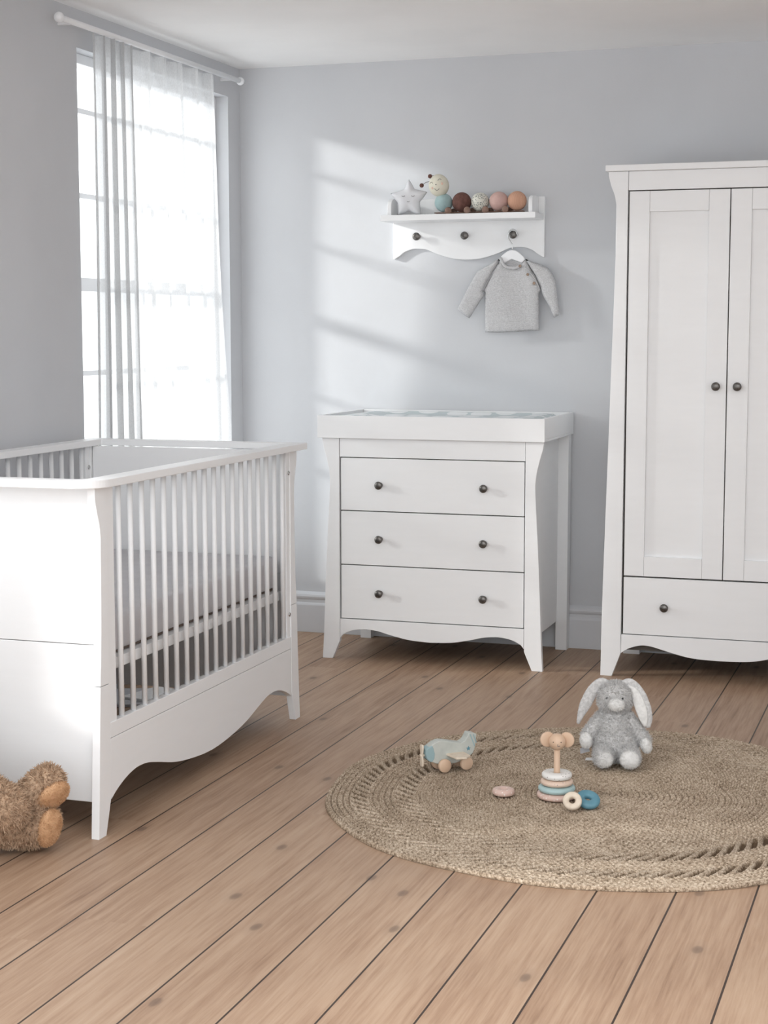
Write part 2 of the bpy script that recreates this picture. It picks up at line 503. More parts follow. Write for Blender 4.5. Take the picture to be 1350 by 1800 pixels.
def fur(mb, n, length, width, seed=1, droop=0.35, curl=0.5, clump=0.0):
    """adds n small tapered tufts to the surface of the shape"""
    rng = np.random.default_rng(seed)
    V = np.array(mb.v); tri = []
    for f in mb.f:
        for k in range(1, len(f) - 1): tri.append((f[0], f[k], f[k + 1]))
    T = np.array(tri); A, B, C = V[T[:, 0]], V[T[:, 1]], V[T[:, 2]]
    cr = np.cross(B - A, C - A); ar = np.linalg.norm(cr, axis=1)
    pick = rng.choice(len(T), n, p=ar / ar.sum())
    u = rng.random(n); w = rng.random(n); s = u + w > 1; u[s] = 1 - u[s]; w[s] = 1 - w[s]
    P = A[pick] + (B - A)[pick] * u[:, None] + (C - A)[pick] * w[:, None]
    N = cr[pick] / np.maximum(ar[pick][:, None], 1e-12)
    R = rng.normal(size=(n, 3)) * curl
    D = N + R + np.array([0, 0, -droop]); D /= np.linalg.norm(D, axis=1)[:, None]
    ln = length * (0.6 + 0.8 * rng.random(n))[:, None]
    S = np.cross(D, rng.normal(size=(n, 3))); S /= np.linalg.norm(S, axis=1)[:, None]
    base = P - N * length * 0.15
    mid = base + (N * 0.6 + D * 0.4) * ln * 0.55
    tip = mid + D * ln * 0.55
    h = width / 2
    vs = np.stack([base - S * h, base + S * h, mid + S * h * 0.9, mid - S * h * 0.9, tip], axis=1).reshape(-1, 3)
    k = len(mb.v)
    mb.v += [tuple(p) for p in vs.tolist()]
    for i in range(n):
        a = k + i * 5
        mb.f.append((a, a + 1, a + 2, a + 3)); mb.f.append((a + 3, a + 2, a + 4))
    mb.smooth += [True] * (2 * n)
    return mb

def copy_tree(o, parent=None):
    c = o.copy(); COL.objects.link(c)
    if parent is not None: c.parent = parent
    for ch in list(o.children): copy_tree(ch, c)
    return c

# ------------------------------------------------------------------ room
D = 6.58          # back wall plane
XL = -2.839       # left wall plane
H = 2.40
W1 = (5.17, 6.455, 0.30, 2.27)      # far window opening: y0 y1 z0 z1
W2 = (1.20, 3.46, 0.48, 2.27)      # unseen nearer window, added and sized to shape the sunlight
fl = MB().box(XL - 0.16, 2.6, -0.6, D + 0.12, -0.05, 0.0).build('floor', FLOOR); struct(fl)
struct(MB().box(XL - 0.16, 2.6, D, D + 0.12, 0.0, H).build('wall_back', WALL))
wl = MB(); TW = 0.12
ys = [-0.6, W2[0], W2[1], W1[0], W1[1], D]
for a, b, win in ((ys[0], ys[1], None), (ys[1], ys[2], W2), (ys[2], ys[3], None), (ys[3], ys[4], W1), (ys[4], ys[5], None)):
    if win is None: wl.box(XL - TW, XL, a, b, 0.0, H)
    else:
        wl.box(XL - TW, XL, a, b, 0.0, win[2]); wl.box(XL - TW, XL, a, b, win[3], H)
struct(wl.build('wall_left', WALL))
struct(MB().box(XL - 0.16, 2.6, 2.6, D + 0.12, H, H + 0.08).build('ceiling', CEIL))
struct(MB().box(1.70, 1.82, 0.4, D - 0.001, 0.0, H - 0.001).build('added_wall_right', WALL))  # unseen wall added to block sky light from the right

bb = [(0, 0), (0.016, 0), (0.016, 0.118), (0.014, 0.124), (0.010, 0.130), (0.010, 0.142), (0.015, 0.148), (0.017, 0.156), (0.015, 0.164), (0.008, 0.171), (0.0, 0.177)]
struct(MB().prism([(D - y, z) for y, z in bb], 'x', XL, 1.699).build('baseboard_back', TRIM, bevel=0.001))
bl = MB()
for a, b in ((-0.6, W2[0]), (W2[0], W2[1]), (W2[1], W1[0]), (W1[0], D - 0.017)):
    bl.prism([(XL + y, z) for y, z in bb], 'y', a, b)
struct(bl.build('baseboard_left', TRIM))
struct(MB().prism([(1.6995 - y, z) for y, z in bb], 'y', 0.4, D - 0.018).build('baseboard_right', TRIM))

def make_window(n, win, cols, bar_z, rail_z):
    y0, y1, z0, z1 = win
    root = struct(empty('window_%d' % n, (0, 0, 0)))
    xo = XL - TW; xs0, xs1 = xo + 0.005, xo + 0.045
    f = MB()
    f.box(xs0, xs1 + 0.02, y0, y0 + 0.035, z0, z1).box(xs0, xs1 + 0.02, y1 - 0.035, y1, z0, z1)
    f.box(xs0, xs1 + 0.02, y0 + 0.035, y1 - 0.035, z1 - 0.035, z1).box(xs0, xs1 + 0.02, y0 + 0.035, y1 - 0.035, z0, z0 + 0.05)
    f.build('window_frame', SASH, root, 0.002)
    s = MB()
    ya, yb = y0 + 0.036, y1 - 0.036
    s.box(xs0 + 0.004, xs1, ya, yb, rail_z - 0.024, rail_z + 0.024)
    for z in bar_z: s.box(xs0 + 0.008, xs1 - 0.008, ya, yb, z - 0.009, z + 0.009)
    for k in range(1, cols):
        y = ya + (yb - ya) * k / cols
        s.box(xs0 + 0.008, xs1 - 0.008, y - 0.011, y + 0.011, z0 + 0.05, z1 - 0.035)
    s.build('glazing_bar', SASH, root)
    g = MB().box(xs0 + 0.018, xs0 + 0.022, y0 + 0.03, y1 - 0.03, z0 + 0.04, z1 - 0.03)
    g.build('pane', GLASS, root)
    MB().box(xo + 0.03, XL + 0.03, y0 - 0.0, y1 + 0.0, z0 + 0.0005, z0 + 0.022).build('window_sill', SASH, root, 0.003)
    return root
make_window(1, W1, 2, [0.83, 1.147, 1.782, 2.08], 1.466)
make_window(2, W2, 4, [0.93, 1.25, 1.83], 1.54)  # unseen, added to let sun reach the cot end and rug

# ------------------------------------------------------------------ curtains
def curtain(name, top, bot, x0, folds, amp, mat, seed, thick_fold=1.0):
    rnd = random.Random(seed)
    nu, nv = 220, 60
    ph = [rnd.uniform(0, 6.28) for _ in range(5)]
    vs = []; fs = []
    ztop, zbot = 2.315, 0.015
    for j in range(nv + 1):
        t = j / nv; z = ztop + (zbot - ztop) * t
        tt = min(1.0, (ztop - z) / 1.43)
        ya = top[0] + (bot[0] - top[0]) * tt ** 1.15; yb = top[1] + (bot[1] - top[1]) * tt ** 1.15
        for i in range(nu + 1):
            s = i / nu
            q = s + 0.018 * math.sin(2.2 * t + ph[0]) + 0.01 * math.sin(7 * s + 3 * t + ph[1])
            a = amp * (0.75 + 0.25 * t)
            w = math.sin(2 * math.pi * folds * q + ph[2] + 0.7 * math.sin(3.1 * t + ph[4])) + 0.45 * math.sin(2 * math.pi * folds * 2.3 * q + ph[3] + 1.0 * t)
            y = ya + (yb - ya) * s + thick_fold * 0.35 * a * math.cos(2 * math.pi * folds * q + ph[2])
            vs.append((x0 + a * 0.7 * w, y, z))
    for j in range(nv):
        for i in range(nu):
            k = j * (nu + 1) + i
            fs.append((k, k + 1, k + nu + 2, k + nu + 1))
    return MB().add(vs, fs, True).build(name, mat)
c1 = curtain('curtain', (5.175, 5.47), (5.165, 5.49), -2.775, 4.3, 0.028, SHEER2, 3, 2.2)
tag(c1, 'densely gathered left half of the white sheer curtain, at the near side of window', 'curtain', 'sheer curtains')
c2 = curtain('curtain', (5.50, 6.22), (5.52, 6.33), -2.785, 5.2, 0.026, SHEER, 5, 1.2)
tag(c2, 'thinner wide right half of the white sheer curtain, glowing, next to room corner', 'curtain', 'sheer curtains')
rod = empty('curtain_rod', (-2.78, 5.75, 2.33))
MB().tube([(0, -0.80, 0), (0, 0.70, 0)], 0.010, 14).build('rod', SASH, rod)
for y in (-0.80, 0.70): MB().ball((0, y, 0), 0.017).build('finial', SASH, rod)
for y in (-0.70, 0.63): MB().box(-0.059, 0.0, y - 0.006, y + 0.006, -0.006, 0.006).build('bracket', SASH, rod)
tag(rod, 'white curtain rod above the sash window carrying the sheer curtains', 'curtain rod')

# ------------------------------------------------------------------ shared furniture parts
KPROF = [(0.0105, 0.0), (0.0105, 0.002), (0.006, 0.004), (0.005, 0.009), (0.0055, 0.013), (0.010, 0.016), (0.0150, 0.020), (0.0160, 0.024), (0.0150, 0.028), (0.011, 0.0305), (0.006, 0.0318), (0.0, 0.0322)]
def knob(loc, parent, s=1.0):
    o = MB().lathe([(r * s, t * s) for r, t in KPROF], (0, 0, 0), (0, -1, 0), 28).build('knob', KNOB, parent)
    o.location = loc
    return o
def flip(pts, c):   # mirror outline about x = c
    return [(2 * c - x, z) for x, z in pts]
def board(name, parent, x0, x1, y0, y1, z0, z1, mat=None, bev=0.0012):
    return MB().box(x0, x1, y0, y1, z0, z1).build(name, mat or WHITE, parent, bev)

# ------------------------------------------------------------------ cot
cx, cy0, L, W = -1.9744, 3.6463, 1.4707, 0.8051
cot = empty('cot_bed', (cx - W / 2, cy0 + L / 2, 0))
tag(cot, 'white slatted cot bed with curved legs and solid end panels under the window', 'cot')
OX, OY = cot.location.x, cot.location.y
def cb(name, x0, x1, y0, y1, z0, z1, mat=None, bev=0.0012):
    return board(name, cot, x0 - OX, x1 - OX, y0 - OY, y1 - OY, z0, z1, mat, bev)
xr, xl = cx, cx - W                # outer edges of the top rail
zr0, zr1 = 0.9086, 0.9298
# top rail ring, rounded near corners
def ring_outline(x0, x1, y0, y1, rn, rf):
    pts = []
    def arc(cx_, cy_, r, a0, a1, n=12):
        for k in range(n + 1):
            a = math.radians(a0 + (a1 - a0) * k / n); pts.append((cx_ + r * math.cos(a), cy_ + r * math.sin(a)))
    arc(x0 + rn, y0 + rn, rn, 180, 270); arc(x1 - rn, y0 + rn, rn, 270, 360)
    arc(x1 - rf, y1 - rf, rf, 0, 90); arc(x0 + rf, y1 - rf, rf, 90, 180)
    return pts
wr = 0.060
of = ring_outline(xl - OX, xr - OX, cy0 - OY, cy0 + L - OY, 0.075, 0.008)
inn = ring_outline(xl - OX + wr, xr - OX - wr, cy0 - OY + 0.048, cy0 + L - OY - 0.048, 0.03, 0.004)
n = len(of); vs = [(x, y, zr0) for x, y in of] + [(x, y, zr0) for x, y in inn] + [(x, y, zr1) for x, y in of] + [(x, y, zr1) for x, y in inn]
fs = []
for i in range(n):
    j = (i + 1) % n
    fs += [(i, n + i, n + j, j), (2 * n + i, 2 * n + j, 3 * n + j, 3 * n + i), (i, j, 2 * n + j, 2 * n + i), (n + j, n + i, 3 * n + i, 3 * n + j)]
MB().add(vs, fs).build('top_rail', WHITE, cot, 0.002)

# legs: S-profile boards seen from the side (outline in y,z), 19-24 mm thick
xs = -1.9992
outer = [(3.686, 0.9084), (3.687, 0.880), (3.692, 0.860), (3.700, 0.835), (3.708, 0.812), (3.712, 0.777), (3.711, 0.70), (3.709, 0.60), (3.703, 0.473), (3.696, 0.394), (3.685, 0.20), (3.672, 0.0)]
outer = spline(outer, 4)
innerN = [(3.712, 0.0), (3.744, 0.098), (3.746, 0.9084)]
near = outer + innerN
far = [(2 * (cy0 + L / 2) - y, z) for y, z in near]
# the far legs stop at the same height, mirrored
for x1 in (xs, xl + 0.045):
    for pr in (near, far):
        up = [(y, z) for y, z in pr if z > 0.3955]; lo = [(y, z) for y, z in pr if z < 0.3955]
        yo = 3.6962 if pr is near else 2 * (cy0 + L / 2) - 3.6962
        yi = 3.7455 if pr is near else 2 * (cy0 + L / 2) - 3.7455
        k_ = next(i for i, q in enumerate(pr) if q[1] < 0.3955)
        upo = pr[:k_] + [(yo, 0.3965), (yi, 0.3965)] + [q for q in pr[k_:] if q[1] > 0.3955]
        loo = [(yo, 0.3945)] + [q for q in pr[k_:] if q[1] < 0.3955] + [(yi, 0.3945)]
        MB().prism([(y - OY, z) for y, z in upo], 'x', x1 - 0.022 - OX, x1 - OX).prism([(y - OY, z) for y, z in loo], 'x', x1 - 0.022 - OX, x1 - OX).build('leg', WHITE, cot, 0.0010)
# seam grooves on the legs (dark shadow lines where the legs split)
# end panels
yN, yF = 3.716, 2 * (cy0 + L / 2) - 3.716
xp0, xp1 = xl + 0.047, xs - 0.024
for nm, ya, yb in (('near', yN, yN + 0.018), ('far', yF - 0.018, yF)):
    cb('end_panel', xp0, xp1, ya, yb, 0.5005, 0.9080)
    cb('lower_end_panel', xp0, xp1, ya, yb, 0.084, 0.4985)
# bottom side rails with wave apron
wave = [(3.746, 0.088), (3.780, 0.106), (3.830, 0.124), (3.880, 0.134), (3.917, 0.135), (3.960, 0.131), (4.02, 0.117), (4.121, 0.091), (4.213, 0.076), (4.310, 0.066), (4.381, 0.063)]
wave = spline(wave, 5)
wave = wave + [(2 * 4.3817 - y, z) for y, z in wave[::-1][1:]]
yA, yB = 3.7475, 2 * (cy0 + L / 2) - 3.7475
for x1 in (xs - 0.001, xl + 0.044):
    MB().prism([(y - OY, z) for y, z in wave] + [(yB - OY, 0.2487), (yA - OY, 0.2487)], 'x', x1 - 0.020 - OX, x1 - OX).build('apron', WHITE, cot, 0.0008)
    cb('bottom_rail', x1 - 0.024, x1, yA, yB, 0.2500, 0.290)
    # slats
    ny = 18
    for k in range(ny):
        y = 3.834 + 0.0672 * k - OY
        if y + OY > 4.99: break
        m = MB().tube([(x1 - 0.012 - OX, y, 0.2895), (x1 - 0.012 - OX, y, 0.9088)], 0.0077, 14)
        m.build('slat', WHITE, cot)
    # stiles
    cb('side_stile', x1 - 0.021, x1 - 0.003, 4.990, 5.032, 0.2895, 0.9088)
    cb('side_stile', x1 - 0.021, x1 - 0.003, 3.7475, 3.790, 0.2895, 0.9088)
    cb('side_stile', x1 - 0.023, x1 - 0.009, 5.034, 5.050, 0.2895, 0.9088)
    for yy, zz in ((5.012, 0.836), (5.012, 0.365)):
        inner_side = x1 < -2.5
        o = MB().lathe([(0.0075, 0), (0.0075, 0.0015), (0.006, 0.003), (0.0035, 0.0035), (0.003, 0.0018), (0.0, 0.0018)], (0, 0, 0), (1, 0, 0), 20).build('bolt', STEEL, cot)
        o.location = ((x1 - 0.003) - OX, yy - OY, zz)
# mattress support
cb('mattress_support', -2.060, -2.030, 3.742, 5.020, 0.414, 0.444)
cb('mattress_support', xl + 0.068, xl + 0.098, 3.742, 5.020, 0.414, 0.444)
cb('mattress_base', -2.062, xl + 0.10, 3.742, 5.020, 0.4445, 0.4500, BEDBASE, 0)
# mattress (lies in the cot, lifts out)
mt = MB()
X0, X1, Y0, Y1, Z0, Z1 = xl + 0.085, -2.040, 3.748, 5.012, 0.451, 0.562
def rbox(mb, x0, x1, y0, y1, z0, z1, r, nz=5, ny=40, nx=24, wob=0.0):
    rnd = random.Random(4)
    vs = {}; V = []
    def P(i, j, k):
        key = (i, j, k)
        if key in vs: return vs[key]
        fx, fy, fz = i / nx, j / ny, k / nz
        x = x0 + (x1 - x0) * fx; y = y0 + (y1 - y0) * fy; z = z0 + (z1 - z0) * fz
        cxx = min(max(x, x0 + r), x1 - r); cyy = min(max(y, y0 + r), y1 - r); czz = min(max(z, z0 + r), z1 - r)
        d = Vector((x - cxx, y - cyy, z - czz))
        if d.length > 1e-9:
            d = d.normalized() * r
        p = Vector((cxx, cyy, czz)) + d
        p += Vector((rnd.uniform(-wob, wob), rnd.uniform(-wob, wob), rnd.uniform(-wob, wob) if k > 0 else 0))
        V.append(p); vs[key] = len(V) - 1
        return vs[key]
    F = []
    for i in range(nx):
        for j in range(ny):
            F.append((P(i, j, nz), P(i + 1, j, nz), P(i + 1, j + 1, nz), P(i, j + 1, nz)))
            F.append((P(i, j, 0), P(i, j + 1, 0), P(i + 1, j + 1, 0), P(i + 1, j, 0)))
    for i in range(nx):
        for k in range(nz):
            F.append((P(i, 0, k), P(i + 1, 0, k), P(i + 1, 0, k + 1), P(i, 0, k + 1)))
            F.append((P(i + 1, ny, k), P(i, ny, k), P(i, ny, k + 1), P(i + 1, ny, k + 1)))
    for j in range(ny):
        for k in range(nz):
            F.append((P(0, j + 1, k), P(0, j, k), P(0, j, k + 1), P(0, j + 1, k + 1)))
            F.append((P(nx, j, k), P(nx, j + 1, k), P(nx, j + 1, k + 1), P(nx, j, k + 1)))
    return mb.add(V, F, True)
rbox(mt, X0, X1, Y0, Y1, Z0, Z1, 0.02, 6, 60, 30, 0.0012)
tag(mt.build('mattress', SHEET, None, subsurf=1), 'pale grey sheeted mattress lying inside the white slatted cot', 'mattress')

# things on the floor under the cot
fc = MB()
def slab(mb, x, y, w, l, h, rz, z=0.0, tilt=0.0):
    b = MB().box(-w / 2, w / 2, -l / 2, l / 2, 0, h)
    R = Matrix.Rotation(rz, 4, 'Z') @ Matrix.Rotation(tilt, 4, 'Y')
    return mb.add([tuple((R @ Vector(p)) + Vector((x, y, z))) for p in b.v], b.f)
slab(fc, -2.62, 5.16, 0.16, 0.20, 0.012, 0.5)
tag(slab(MB(), -2.64, 5.17, 0.20, 0.26, 0.010, 0.35, 0.0).build('picture_book', TAGGREY, None, 0.001), 'flat grey book lying on the floor beyond the near cot slats, lower of two', 'book', 'books on the floor under the cot')
tag(slab(MB(), -2.60, 5.19, 0.12, 0.19, 0.009, -0.25, 0.0105).build('picture_book', TAGWHITE, None, 0.001), 'small white-edged book resting on the grey book under the cot', 'book', 'books on the floor under the cot')

# ------------------------------------------------------------------ chest of drawers
dx, dy, dw, dd = -2.2947, 6.0489, 0.9133, 0.5246
yf = dy + 0.0155
ch = empty('chest_of_drawers', (-1.838, 6.30, 0)); ox, oy = ch.location.x, ch.location.y
tag(ch, 'white three drawer chest with curved front legs between cot and wardrobe', 'chest of drawers')
cc = -1.8335
legL = spline([(-2.2800, 0.880), (-2.276, 0.852), (-2.266, 0.816), (-2.255, 0.771), (-2.250, 0.736), (-2.248, 0.700), (-2.2525, 0.609), (-2.260, 0.482), (-2.269, 0.290), (-2.276, 0.106), (-2.282, 0.0)], 4)
legL = legL + [(-2.240, 0.0), (-2.209, 0.073), (-2.209, 0.880)]
legR = flip(legL, cc)
for pr in (legL, legR):
    MB().prism([(x - ox, z) for x, z in pr], 'y', yf - oy, yf + 0.022 - oy).build('leg', WHITE, ch, 0.0012)
def db(name, x0, x1, y0, y1, z0, z1, mat=None, bev=0.0012):
    return board(name, ch, x0 - ox, x1 - ox, y0 - oy, y1 - oy, z0, z1, mat, bev)
xa, xb = -2.2075, 2 * cc + 2.2075
db('top_rail', xa, xb, yf + 0.002, yf + 0.020, 0.8065, 0.880)
wv_ = spline([(-2.2075, 0.084), (-2.193, 0.100), (-2.155, 0.117), (-2.107, 0.1235), (-2.05, 0.119), (-1.993, 0.105), (-1.918, 0.091), (cc, 0.086)], 5)
wv_ = wv_ + [(2 * cc - x, z) for x, z in wv_[::-1][1:]]
MB().prism([(x - ox, z) for x, z in wv_] + [(xb - ox, 0.1615), (xa - ox, 0.1615)], 'y', yf + 0.001 - oy, yf + 0.020 - oy).build('apron', WHITE, ch, 0.0008)
for zl, zh, zk in ((0.5965, 0.8030, 0.699), (0.3815, 0.5925, 0.486), (0.1650, 0.3775, 0.271)):
    dr = db('drawer', xa + 0.004, xb - 0.003, yf + 0.004, yf + 0.024, zl, zh)
    for xk in (-2.040, -1.618):
        knob((xk - ox, yf + 0.004 - oy, zk), dr)
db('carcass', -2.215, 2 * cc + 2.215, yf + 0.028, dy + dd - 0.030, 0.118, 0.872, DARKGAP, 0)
for sx in (-1, 1):
    x0 = cc + sx * 0.3945
    db('side_panel', x0 - 0.009, x0 + 0.009, yf + 0.023, dy + dd - 0.0605, 0.118, 0.880)
    db('rear_leg', min(cc + sx * 0.3985, cc + sx * 0.4455), max(cc + sx * 0.3985, cc + sx * 0.4455), dy + dd - 0.060, dy + dd - 0.008, 0.0, 0.880)
db('top_panel', -2.262, 2 * cc + 2.262, yf + 0.001, dy + dd - 0.008, 0.8802, 0.8900)

# changing tray + mat
tr = empty('changing_tray', (dx + dw / 2, dy + dd / 2, 0.8902)); tx, ty, tz = tr.location
tag(tr, 'white open changing tray standing on top of the three drawer chest', 'changing tray')
def tb(name, x0, x1, y0, y1, z0, z1, mat=None):
    return board(name, tr, x0 - tx, x1 - tx, y0 - ty, y1 - ty, z0 - tz, z1 - tz, mat or WHITE, 0.0012)
zb, zt = 0.8809, 0.9691
tb('front_board', dx, dx + dw, dy, dy + 0.0153, zb, zt)
tb('rear_board', dx + 0.0165, dx + dw - 0.0165, dy + dd - 0.018, dy + dd, 0.8905, zt)
tb('side_board', dx, dx + 0.016, dy + 0.0155, dy + dd, 0.8905, zt)
tb('side_board', dx + dw - 0.016, dx + dw, dy + 0.0155, dy + dd, 0.8905, zt)
# lower lips outside the chest sides
tb('side_lip', dx + dw - 0.016, dx + dw, dy + 0.0155, dy + dd, zb, 0.8903)
tb('side_lip', dx, dx + 0.016, dy + 0.0155, dy + dd, zb, 0.8903)
tb('base_panel', dx + 0.0165, dx + dw - 0.0165, dy + 0.016, dy + dd - 0.0185, 0.8905, 0.900)
cm = MB()
nx, ny = 60, 30
xm0, xm1, ym0, ym1 = dx + 0.03, dx + dw - 0.03, dy + 0.03, dy + dd - 0.03
vs = []; fs = []
for j in range(ny + 1):
    for i in range(nx + 1):
        s, t = i / nx, j / ny
        e = min(s, 1 - s) * 6; g = min(t, 1 - t) * 6
        rim = max(0, 1 - min(1, g)) ; rimx = max(0, 1 - min(1, e))
        edge = min(1, min(s, 1 - s) * 25) ** 0.5 * min(1, min(t, 1 - t) * 16) ** 0.5
        h = 0.905 + edge * (0.052 + 0.010 * math.sin(math.pi * min(1, max(rim, rimx) * 1.0)))
        vs.append((xm0 + (xm1 - xm0) * s, ym0 + (ym1 - ym0) * t, h))
for j in range(ny):
    for i in range(nx):
        k = j * (nx + 1) + i; fs.append((k, k + 1, k + nx + 2, k + nx + 1))
nb = len(vs)
vs += [(x, y, 0.9005) for x, y, z in vs]
fs += [tuple(i + nb for i in f)[::-1] for f in fs]
per = [i for i in range(nx + 1)] + [j * (nx + 1) + nx for j in range(1, ny + 1)] + [ny * (nx + 1) + i for i in range(nx - 1, -1, -1)] + [j * (nx + 1) for j in range(ny - 1, 0, -1)]
fs += [(per[(i + 1) % len(per)], per[i], per[i] + nb, per[(i + 1) % len(per)] + nb) for i in range(len(per))]
cm.add(vs, fs, True)
tag(cm.build('changing_mat', CLOUDS), 'pale aqua padded changing mat with white cloud print in the tray', 'changing mat')

# ------------------------------------------------------------------ wardrobe
wx, wy, wd = -1.1606, 6.0586, 0.4914
yw = wy + 0.0155; wc = -0.7145
wr_ = empty('wardrobe', (wc, 6.30, 0)); px, py = wr_.location.x, wr_.location.y
tag(wr_, 'tall white two door wardrobe with a bottom drawer at the right', 'wardrobe')
def wb(name, x0, x1, y0, y1, z0, z1, mat=None, bev=0.0012, par=None):
    return board(name, par or wr_, x0 - px, x1 - px, y0 - py, y1 - py, z0, z1, mat, bev)
wb('top_panel', wx - 0.006, 2 * wc - wx + 0.006, wy, wy + wd + 0.01, 1.8775, 1.9000, bev=0.002)
wl_ = spline([(-1.1568, 1.877), (-1.1560, 1.859), (-1.147, 1.825), (-1.136, 1.797), (-1.129, 1.766), (-1.1255, 1.735), (-1.1250, 1.685), (-1.128, 1.561), (-1.133, 1.343), (-1.138, 1.155), (-1.144, 0.901), (-1.154, 0.513), (-1.160, 0.249), (-1.163, 0.0)], 5)
wl_ = wl_ + [(-1.1195, 0.0), (-1.0875, 0.088), (-1.0845, 1.877)]
for pr in (wl_, flip(wl_, wc)):
    MB().prism([(x - px, z) for x, z in pr], 'y', yw - py, yw + 0.022 - py).build('leg', WHITE, wr_, 0.0012)
va, vb = -1.0835, 2 * wc + 1.0835
wb('cornice_rail', va, vb, yw + 0.002, yw + 0.020, 1.8085, 1.877)
ww = spline([(-1.0868, 0.089), (-1.060, 0.108), (-1.023, 0.121), (-0.997, 0.124), (-0.966, 0.120), (-0.924, 0.109), (-0.877, 0.097), (-0.826, 0.087), (-0.774, 0.083), (wc, 0.082)], 5)
ww = ww + [(2 * wc - x, z) for x, z in ww[::-1][1:]]
MB().prism([(x - px, z) for x, z in ww] + [(vb + 0.002 - px, 0.1620), (va - 0.002 - px, 0.1620)], 'y', yw + 0.001 - py, yw + 0.020 - py).build('apron', WHITE, wr_, 0.0008)
def door(x0, x1, xk):
    z0, z1 = 0.3860, 1.8045
    st = 0.074
    a, b = yw + 0.004, yw + 0.024
    m = MB().box(x0 - px, x0 + st - px, a - py, b - py, z0, z1).box(x1 - st - px, x1 - px, a - py, b - py, z0, z1)
    m.box(x0 + st + 0.0006 - px, x1 - st - 0.0006 - px, a - py, b - py, z0, z0 + st).box(x0 + st + 0.0006 - px, x1 - st - 0.0006 - px, a - py, b - py, z1 - st, z1)
    dr = m.build('door', WHITE, wr_, 0.0009)
    wb('door_panel', x0 + st - 0.004, x1 - st + 0.004, a + 0.014, b - 0.001, z0 + st - 0.004, z1 - st + 0.004, par=dr, bev=0)
    knob((xk - px, a - py, 1.097), dr)
door(-1.0795, -0.7165, -0.7515)
door(-0.7125, 2 * wc + 1.0795, -0.6745)
wdw = wb('drawer', -1.0800, 2 * wc + 1.0800, yw + 0.004, yw + 0.024, 0.1650, 0.3800)
knob((-0.924 - px, yw + 0.004 - py, 0.273), wdw); knob((2 * wc + 0.924 - px, yw + 0.004 - py, 0.273), wdw)
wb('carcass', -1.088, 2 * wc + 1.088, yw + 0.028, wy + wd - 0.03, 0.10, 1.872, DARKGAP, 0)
for sx in (-1, 1):
    x0 = wc + sx * 0.3975
    wb('side_panel', x0 - 0.020, x0 + 0.020, yw + 0.023, wy + wd - 0.03, 0.10, 1.877)
    wb('rear_leg', (x0 - 0.045) if sx < 0 else x0 - 0.022, (x0 + 0.022) if sx < 0 else x0 + 0.045, wy + wd - 0.0295, wy + wd + 0.004, 0.0, 1.877)

# ------------------------------------------------------------------ wall shelf with pegs
sh = empty('wall_shelf', (-1.83, D, 1.75)); sx_, sy_, sz_ = sh.location
tag(sh, 'white wall shelf with scalloped board and three dark knobs above the chest', 'shelf')
bx0, bx1 = -2.148, -1.508
bc = (bx0 + bx1) / 2
yb0 = D - 0.018
sw = spline([(-2.142, 1.592), (-2.120, 1.606), (-2.098, 1.622), (-2.065, 1.633), (-2.035, 1.634), (-2.00, 1.629), (-1.955, 1.610), (-1.90, 1.594), (-1.86, 1.588), (bc, 1.587)], 5)
sw = [(bx0, 1.592)] + sw
sw = sw + [(2 * bc - x, z) for x, z in sw[::-1][1:]]
MB().prism([(x - sx_, z - sz_) for x, z in sw] + [(bx1 - sx_, 1.834 - sz_), (bx0 - sx_, 1.834 - sz_)], 'y', yb0 - sy_, -0.0005).build('back_board', WHITE, sh, 0.0015)
def sb(name, x0, x1, y0, y1, z0, z1):
    return board(name, sh, x0 - sx_, x1 - sx_, y0 - sy_, y1 - sy_, z0 - sz_, z1 - sz_, WHITE, 0.0015)
ysf = 6.418
sb('shelf_board', -2.156, -1.512, ysf, yb0 - 0.0005, 1.7405, 1.7640)
ckp = [(yb0 - 0.0006, 1.7645)] + [(6.452, 1.7645)] + spline([(6.450, 1.775), (6.450, 1.800), (6.456, 1.818), (6.470, 1.828), (6.490, 1.833), (6.530, 1.8335)], 4) + [(yb0 - 0.0006, 1.8335)]
for x0 in (-2.128, -1.540):
    MB().prism([(y - sy_, z - sz_) for y, z in ckp], 'x', x0 - 0.008 - sx_, x0 + 0.008 - sx_).build('end_bracket', WHITE, sh, 0.0015)
for xk in (-2.040, -1.835, -1.6315):
    knob((xk - sx_, yb0 - sy_, 1.683 - sz_), sh, 1.02)

# star cushion on the shelf
zs = 1.7642
st = empty('star_cushion', (-2.053, 6.480, zs), 0.15)
tag(st, 'pale grey star shaped cushion with sleeping face at the shelf\'s left end', 'soft toy')
so = []
zoomstar = [(360, 165), (400, 225), (450, 318), (540, 340), (655, 370), (600, 450), (535, 525), (545, 620), (560, 728), (470, 718), (362, 660), (270, 705), (180, 730), (182, 620), (178, 530), (120, 460), (65, 385), (170, 360), (290, 318), (325, 235)]
so = [((u - 362) / 9 / 433, (735 - v) / 9 / 433) for u, v in zoomstar]
sm_ = [];
